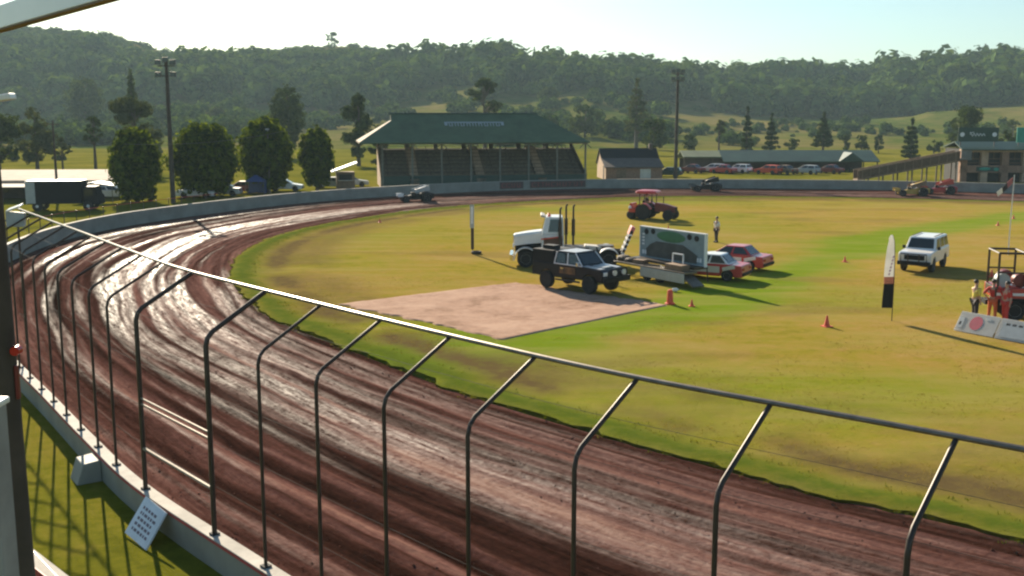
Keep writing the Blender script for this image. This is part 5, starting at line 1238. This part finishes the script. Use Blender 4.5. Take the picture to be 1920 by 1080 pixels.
# ------------------------------------------------------------------ flags, signs and cones
p = at(1672, 601, GZ)
t = thing('feather_flag', 'feather flag, white above and black below, on a thin pole', 'flag', (p.x, p.y, GZ), R(0))
pole = [(0, 0, -.1), (0, 0, 1.6), (-.02, 0, 2.8), (-.07, 0, 3.5), (-.16, 0, 3.75)]
m = MB(); m.tube(pole, [.02, .018, .014, .01, .008], 8); m.build('pole', M['dark_steel'], t, smooth=True)
def px_at(z): return -.0 if z < 1.6 else (-.02 * (z - 1.6) / 1.2 if z < 2.8 else -.02 - .05 * (z - 2.8) / .7 if z < 3.5 else -.07 - .09 * (z - 3.5) / .25)
def cloth(z0, z1, mat, nm, n=14):
    m = MB(); Lr, Rr = [], []
    for k in range(n + 1):
        z = z0 + (z1 - z0) * k / n; wd = .45 * (1 - max(0, (z - 1.9) / 1.85) ** 1.6 * .6) if z < 3.72 else .1
        wav = .05 * math.sin(z * 2.6); Rr.append((px_at(z) - .005, .01, z)); Lr.append((px_at(z) - wd, .05 * wav + wav, z))
    vs = Rr + Lr; vs += [(a, b_ + .012, c) for (a, b_, c) in vs]; q = n + 1; fs = []
    for k in range(n): fs += [(k, k + 1, q + k + 1, q + k), (2 * q + k, 3 * q + k, 3 * q + k + 1, 2 * q + k + 1), (k, 2 * q + k, 2 * q + k + 1, k + 1), (q + k, q + k + 1, 3 * q + k + 1, 3 * q + k)]
    m.add(vs, fs); return m.build(nm, mat, t, smooth=True)
cloth(.55, 1.62, M['black'], 'lower_cloth'); cloth(1.622, 1.92, pmat('flag_orange', (.6, .2, .12), .7, var=.3, scale=8), 'emblem_band'); cloth(1.922, 3.74, M['banner_cloth'], 'upper_cloth')
m = MB()
for k in range(6): m.box((-.2 + .03 * k - .05, -.06, 2.05 + .15 * k), (.06, .012, .1), (0, .5, 0))
m.build('lettering', pmat('flag_ink', (.35, .2, .35), .7), t)

p = at(886, 476, GZ)
t = thing('banner_pole', 'tall narrow banner, white over brown, standing in a black tyre', 'flag', (p.x, p.y, GZ))
m = MB(); m.tube([(0, 0, 0), (0, 0, 3.2)], .025, 8); m.build('pole', M['dark_steel'], t)
m = MB(); m.box((-.02, -.03, 2.42), (.27, .03, 1.5)); m.build('upper_cloth', M['sign_grey'], t, bevel=.008); m = MB(); m.box((-.0, -.03, .98), (.2, .03, 1.36)); m.build('lower_cloth', M['dark_timber'], t, bevel=.008)
m = MB(); m.box((-.02, -.047, 2.5), (.12, .008, 1.1)); m.build('lettering', M['sign_white'], t)
m = MB(); P = [(.25 + .26 * math.cos(a), .0 + .26 * math.sin(a), .1) for a in np.linspace(0, 2 * math.pi, 22)]; m.tube(P, .09, 8); m.build('tyre', M['rubber'], t, smooth=True)

p = at(1890, 478, GZ)
t = thing('flagpole', 'slender white flagpole with a drooping flag beside the fire truck', 'flagpole', (p.x, p.y, GZ))
m = MB(); m.tube([(0, 0, 0), (0, 0, 2.5), (.03, 0, 5.1)], [.04, .035, .025], 8); m.build('pole', M['white_paint'], t, smooth=True)
def droop(u0, u1, mat, nm):
    m = MB(); n = 6; V_ = []
    for k in range(n + 1):
        u = u0 + (u1 - u0) * k / n
        for w_ in (0, 1): V_.append((-.05 - .95 * u + .12 * w_ * u, .06 * math.sin(u * 7 + w_), 4.95 - .95 * u - .42 * w_ * (1 - .35 * u)))
    V_ += [(a, b_ + .015, c) for (a, b_, c) in V_]; q = 2 * (n + 1); fs = []
    for k in range(n): a = 2 * k; fs += [(a, a + 1, a + 3, a + 2), (q + a, q + a + 2, q + a + 3, q + a + 1), (a, a + 2, q + a + 2, q + a), (a + 1, q + a + 1, q + a + 3, a + 3)]
    m.add(V_, fs); m.build(nm, mat, t, smooth=True)
droop(0, .35, pmat('flag_red', (.35, .12, .12), .8), 'red_cloth'); droop(.352, .7, M['dark_cloth'], 'dark_cloth'); droop(.702, 1.0, M['white_cloth'], 'white_cloth')

# low A-frame advertising boards
def aboard(label, a, b_, marks):
    A, B = at(*a, GZ), at(*b_, GZ); v = B - A; Ln = v.length; t = thing('ground_banner', label, 'banner', tuple((A + B) / 2), math.atan2(v.y, v.x), 'advertising boards set on the grass at the right edge')
    f = lambda u, k: Vector((u, .06 + .50 * k, .03 + .74 * k))       # front face leans back
    m = MB(); P = [f(-Ln / 2, 0), f(Ln / 2, 0), f(Ln / 2, 1), f(-Ln / 2, 1)]; m.add([tuple(p_) for p_ in P] + [tuple(p_ + Vector((0, .04, -.02))) for p_ in P], [(0, 1, 2, 3), (7, 6, 5, 4), (0, 4, 5, 1), (1, 5, 6, 2), (2, 6, 7, 3), (3, 7, 4, 0)]); fb = m.build('front_board', M['banner_cloth'], t)
    m = MB(); P = [Vector((-Ln / 2, .98, .03)), Vector((Ln / 2, .98, .03)), Vector((Ln / 2, .60, .77)), Vector((-Ln / 2, .60, .77))]; m.add([tuple(p_) for p_ in P] + [tuple(p_ + Vector((0, -.04, -.02))) for p_ in P], [(0, 1, 2, 3), (7, 6, 5, 4), (0, 4, 5, 1), (1, 5, 6, 2), (2, 6, 7, 3), (3, 7, 4, 0)]); m.build('back_board', M['banner_cloth'], t)
    an = math.atan2(.74, .50); nrm_ = Vector((0, -.74, .50)).normalized()
    def mark(u, k, lu, lk, mat, nm, el=False):
        c_ = f(u, k) + nrm_ * .012; m = MB()
        if el:
            n = 24; pts = [c_ + Vector((lu / 2 * math.cos(q_), 0, 0)) + (f(0, 1) - f(0, 0)).normalized() * (lk / 2 * math.sin(q_)) for q_ in np.linspace(0, 2 * math.pi, n, endpoint=False)]
            m.add([tuple(p_) for p_ in pts] + [tuple(p_ - nrm_ * .01) for p_ in pts], [tuple(range(n)), tuple(reversed(range(n, 2 * n)))] + [(i, (i + 1) % n, n + (i + 1) % n, n + i) for i in range(n)])
        else: m.box(c_, (lu, lk, .012), (an, 0, 0))
        m.build(nm, mat, fb)
    marks(mark, Ln); return t
def mk1(mark, L_):
    mark(-L_ * .02, .52, .56, .62, pmat('emblem_red', (.45, .05, .09), .5), 'red_emblem', True); mark(-L_ * .40, .45, .22, .5, M['sign_grey'], 'grey_panel'); mark(-L_ * .41, .4, .1, .16, M['dark_cloth'], 'logo_mark'); mark(L_ * .25, .8, .22, .1, M['sign_grey'], 'lettering')
def mk2(mark, L_):
    mark(0, .45, L_ * .9, .62, M['sign_grey'], 'grey_panel')
    for k in range(9): mark(-L_ * .38 + k * L_ * .09, .74, L_ * .06, .1, M['dark_cloth'], 'lettering')
aboard('low white ground banner with a dark red round emblem', (1786, 620), (1858, 634), mk1)
aboard('low grey and white ground banner cut off by the right edge', (1862, 635), (1998, 660), mk2)

cone_spots = [(1297, 574, .34, 'small orange cone just right of the tall bollard by the clay square'), (1550, 612, .48, 'orange cone standing alone in the middle of the bright grass'), (1584, 491, .36, 'tiny orange cone on the grass left of the white wagon'),
              (1859, 519, .42, 'orange cone behind the man in yellow'), (1871, 423, .36, 'far orange cone, left of two near the flagpole'), (1900, 410, .36, 'far orange cone, right of two near the flagpole'),
              (712, 417, .34, 'tiny orange cone at the far left of the infield'), (1253, 431, .34, 'tiny dark cone on the grass below the tractor')]
for k, (px, py, h, lb) in enumerate(cone_spots):
    p = at(px, py, GZ); t = thing('traffic_cone', lb, 'cone', (p.x, p.y, GZ - .01), R(20 * k), 'orange cones dotted over the infield'); r = h * .30
    m = MB(); m.lathe([(r, .03), (r * .75, h * .25), (r * .25, h * .96), (r * .18, h)], (0, 0, 0), 'z', 16); m.build('cone', M['orange'], t, smooth=True)
    m = MB(); m.box((0, 0, .018), (r * 2.7, r * 2.7, .035)); m.build('base', M['orange'], t, bevel=.008)
p = at(1256, 570, GZ)
t = thing('bollard', 'tall orange bollard at the right corner of the clay square', 'bollard', (p.x, p.y, GZ)); m = MB(); m.lathe([(.17, .05), (.16, .1), (.13, .62), (.1, .68), (.04, .70)], (0, 0, 0), 'z', 16); m.build('post', M['orange'], t, smooth=True)
m = MB(); m.lathe([(.24, 0), (.24, .05), (.2, .07)], (0, 0, 0), 'z', 16); m.build('base', M['orange'], t, smooth=True)
p = at(1266, 547, GZ)
t = thing('drink_bottle', 'small pale container lying on the grass behind the bollard', 'container', (p.x, p.y, GZ)); m = MB(); m.lathe([(.03, -.16), (.09, -.15), (.1, .08), (.04, .13), (.035, .17)], (0, 0, .1), 'x', 12); m.build('bottle', M['white_paint'], t, smooth=True)
m = MB(); m.lathe([(.04, .172), (.04, .2)], (0, 0, .1), 'x', 10); m.build('lid', M['blue'], t)

# ------------------------------------------------------------------ people
def skin_obj(name, P, E_, mat, parent, sub=1):
    me = bpy.data.meshes.new(name); ks = list(P); me.from_pydata([P[k][0] for k in ks], [(ks.index(a), ks.index(b_)) for a, b_ in E_], []); me.materials.append(mat)
    o = bpy.data.objects.new(name, me); col.objects.link(o); o.parent = parent
    md = o.modifiers.new('skin', 'SKIN'); md.use_smooth_shade = True
    if not me.skin_vertices: return o
    for i, k in enumerate(ks): r = P[k][1]; me.skin_vertices[0].data[i].radius = (r, r) if not isinstance(r, tuple) else r; me.skin_vertices[0].data[i].use_root = (i == 0)
    s_ = o.modifiers.new('subdivision', 'SUBSURF'); s_.levels = s_.render_levels = sub
    return o
def person(label, loc, rz, shirt, trousers, pose='stand', hat=None, hairm='hair'):
    t = thing('person', label, 'person', loc, rz); J = {}
    seat = pose == 'sit'; hz_ = .92 if not seat else .12
    J['pelvis'] = ((0, 0, hz_), .135); J['belly'] = ((.01, 0, hz_ + .2), .125); J['chest'] = ((.0, 0, hz_ + .40), .14); J['neck'] = ((.0, 0, hz_ + .58), .055); J['jaw'] = ((.03, 0, hz_ + .66), .075); J['skull'] = ((.01, 0, hz_ + .77), .095); J['crown'] = ((0, 0, hz_ + .845), .06)
    E_ = [('pelvis', 'belly'), ('belly', 'chest'), ('chest', 'neck'), ('neck', 'jaw'), ('jaw', 'skull'), ('skull', 'crown')]
    for s_, n_ in ((1, 'l'), (-1, 'r')):
        sh = Vector((0, .19 * s_, hz_ + .48))
        if pose == 'hips': el = sh + Vector((-.10, .20 * s_, -.24)); wr = el + Vector((.14, -.15 * s_, -.16))
        elif pose == 'sit': el = sh + Vector((.08, .05 * s_, -.27)); wr = el + Vector((.24, -.06 * s_, .04))
        elif pose == 'reach' and s_ > 0: el = sh + Vector((.12, .06 * s_, -.25)); wr = el + Vector((.22, 0, .06))
        else: el = sh + Vector((-.02, .05 * s_, -.29)); wr = el + Vector((.06, .01 * s_, -.25))
        d = (wr - el).normalized(); hd = wr + d * .07
        J['sh' + n_] = (tuple(sh), .065); J['el' + n_] = (tuple(el), .045); J['wr' + n_] = (tuple(wr), .031); J['hd' + n_] = (tuple(hd), .036)
        E_ += [('chest', 'sh' + n_), ('sh' + n_, 'el' + n_), ('el' + n_, 'wr' + n_), ('wr' + n_, 'hd' + n_)]
        sd = d.cross(Vector((0, 0, 1))); sd = sd.normalized() if sd.length > .1 else Vector((1, 0, 0)); inw = d.cross(sd).normalized()
        for k in range(4):
            o_ = sd * (.030 - .020 * k); f1 = hd + d * .045 + o_ * 1.1; f2 = f1 + d * (.030 + .006 * (1 - abs(k - 1.3))) + inw * .015
            J['f%d%s' % (k, n_)] = (tuple(f1), .010); J['g%d%s' % (k, n_)] = (tuple(f2), .008); E_ += [('hd' + n_, 'f%d%s' % (k, n_)), ('f%d%s' % (k, n_), 'g%d%s' % (k, n_))]
        th = wr + d * .05 + sd * .05 + inw * .02; J['th' + n_] = (tuple(th), .011); E_.append(('hd' + n_, 'th' + n_))
        hp_ = Vector((0, .095 * s_, hz_ - .06))
        if seat: kn = hp_ + Vector((.42, .06 * s_, .02)); an = kn + Vector((.08, 0, -.40))
        else: kn = hp_ + Vector((.03 + .05 * s_, .03 * s_, -.40)); an = Vector((kn.x - .04, kn.y + .01 * s_, .09))
        J['hp' + n_] = (tuple(hp_), .095); J['kn' + n_] = (tuple(kn), .062); J['an' + n_] = (tuple(an), .042); J['to' + n_] = (tuple(an + Vector((.17, .02 * s_, -.055))), .035)
        E_ += [('pelvis', 'hp' + n_), ('hp' + n_, 'kn' + n_), ('kn' + n_, 'an' + n_), ('an' + n_, 'to' + n_)]
    skin_obj('body', J, E_, M['skin'], t)
    up_ = lambda ks, g: {k: (J[k][0], J[k][1] + g) for k in ks}
    S = up_(['belly', 'chest', 'shl', 'shr', 'ell', 'elr', 'pelvis'], .018); S['pelvis'] = ((J['pelvis'][0][0], 0, J['pelvis'][0][2] + .03), .15)
    S = {k: S[k] for k in ('pelvis', 'belly', 'chest', 'shl', 'shr', 'ell', 'elr')}
    skin_obj('shirt', S, [('pelvis', 'belly'), ('belly', 'chest'), ('chest', 'shl'), ('chest', 'shr'), ('shl', 'ell'), ('shr', 'elr')], shirt, t)
    T2_ = up_(['pelvis', 'hpl', 'hpr', 'knl', 'knr', 'anl', 'anr'], .02)
    skin_obj('trousers', T2_, [('pelvis', 'hpl'), ('pelvis', 'hpr'), ('hpl', 'knl'), ('hpr', 'knr'), ('knl', 'anl'), ('knr', 'anr')], trousers, t)
    hx_ = J['skull'][0]
    m = MB(); m.ell((hx_[0] - .025, 0, hx_[2] + .035), (.108, .1, .095), 14, 9); m.build('hair' if not hat else 'cap', hat or M[hairm], t, smooth=True)
    m = MB(); m.ell((hx_[0] + .105, 0, hx_[2] - .045), (.024, .014, .028), 8, 6); m.build('nose', M['skin'], t, smooth=True)
    for y in (-.035, .035): m = MB(); m.ell((hx_[0] + .088, y, hx_[2] - .01), (.012, .014, .009), 8, 6); m.build('eye', M['black'], t, smooth=True)
    m = MB(); m.box((hx_[0] + .088, 0, hx_[2] - .095), (.012, .045, .01)); m.build('mouth', M['deep_red'], t, bevel=.003)
    for y in (-.095, .095): m = MB(); m.ell((hx_[0] - .005, y, hx_[2] - .03), (.022, .012, .032), 8, 6); m.build('ear', M['skin'], t, smooth=True)
    for s_, n_ in ((1, 'l'), (-1, 'r')):
        a_ = Vector(J['an' + n_][0]); m = MB(); m.loft([[(a_.x + x, a_.y + y * k, a_.z + z) for (y, z) in ((-.05, -.09), (.05, -.09), (.045, z1), (-.045, z1))] for (x, k, z1) in ((-.08, .8, .02), (.04, 1, .03), (.14, 1, -.02), (.22, .7, -.05))]); m.build('boot', M['black'], t, bevel=.015)
    return t
p = at(1826, 601, GZ); person('man in a yellow top and dark trousers standing by the fire truck', (p.x, p.y, GZ), R(20), M['hi_vis'], M['dark_cloth'], 'reach')
p = at(1859, 600, GZ); person('crew member in red top and orange trousers with hands on hips', (p.x, p.y, GZ), R(60), M['red_cloth'], M['orange_cloth'], 'hips')
p = at(1884, 605, GZ); person('crew member in red overalls beside the rear wheel of the fire truck', (p.x, p.y, GZ), R(200), M['red_cloth'], M['red_cloth'])
p = at(1343, 454, GZ); person('distant person in white shirt and dark trousers on the grass', (p.x, p.y, GZ), R(-150), M['white_cloth'], M['dark_cloth'])
mw = TRACTOR.matrix_world; TRACTOR_M = Matrix.Translation(TRACTOR.location) @ Matrix.Rotation(TRACTOR.rotation_euler.z, 4, 'Z')
q = TRACTOR_M @ Vector((-.72, 0, 1.17))
person('tractor driver in dark shirt seated beneath the red canopy', tuple(q), TRACTOR.rotation_euler.z, M['dark_cloth'], M['dark_cloth'], 'sit')

# ------------------------------------------------------------------ haze
m = MB(); m.box((0, 40, 75), (3300, 3300, 152))
hv = bpy.data.materials.new('haze_air'); hv.use_nodes = True; nt = hv.node_tree
for n_ in list(nt.nodes): nt.nodes.remove(n_)
ov = nt.nodes.new('ShaderNodeOutputMaterial'); pv = nt.nodes.new('ShaderNodeVolumePrincipled')
pv.inputs['Color'].default_value = (.62, .86, .95, 1); pv.inputs['Density'].default_value = HAZE_D; pv.inputs['Anisotropy'].default_value = .1
nt.links.new(pv.outputs[0], ov.inputs['Volume'])
hz_o = m.build('haze', hv); tag(hz_o, kind='stuff', label='thin pale summer haze in the valley air', cat='haze')
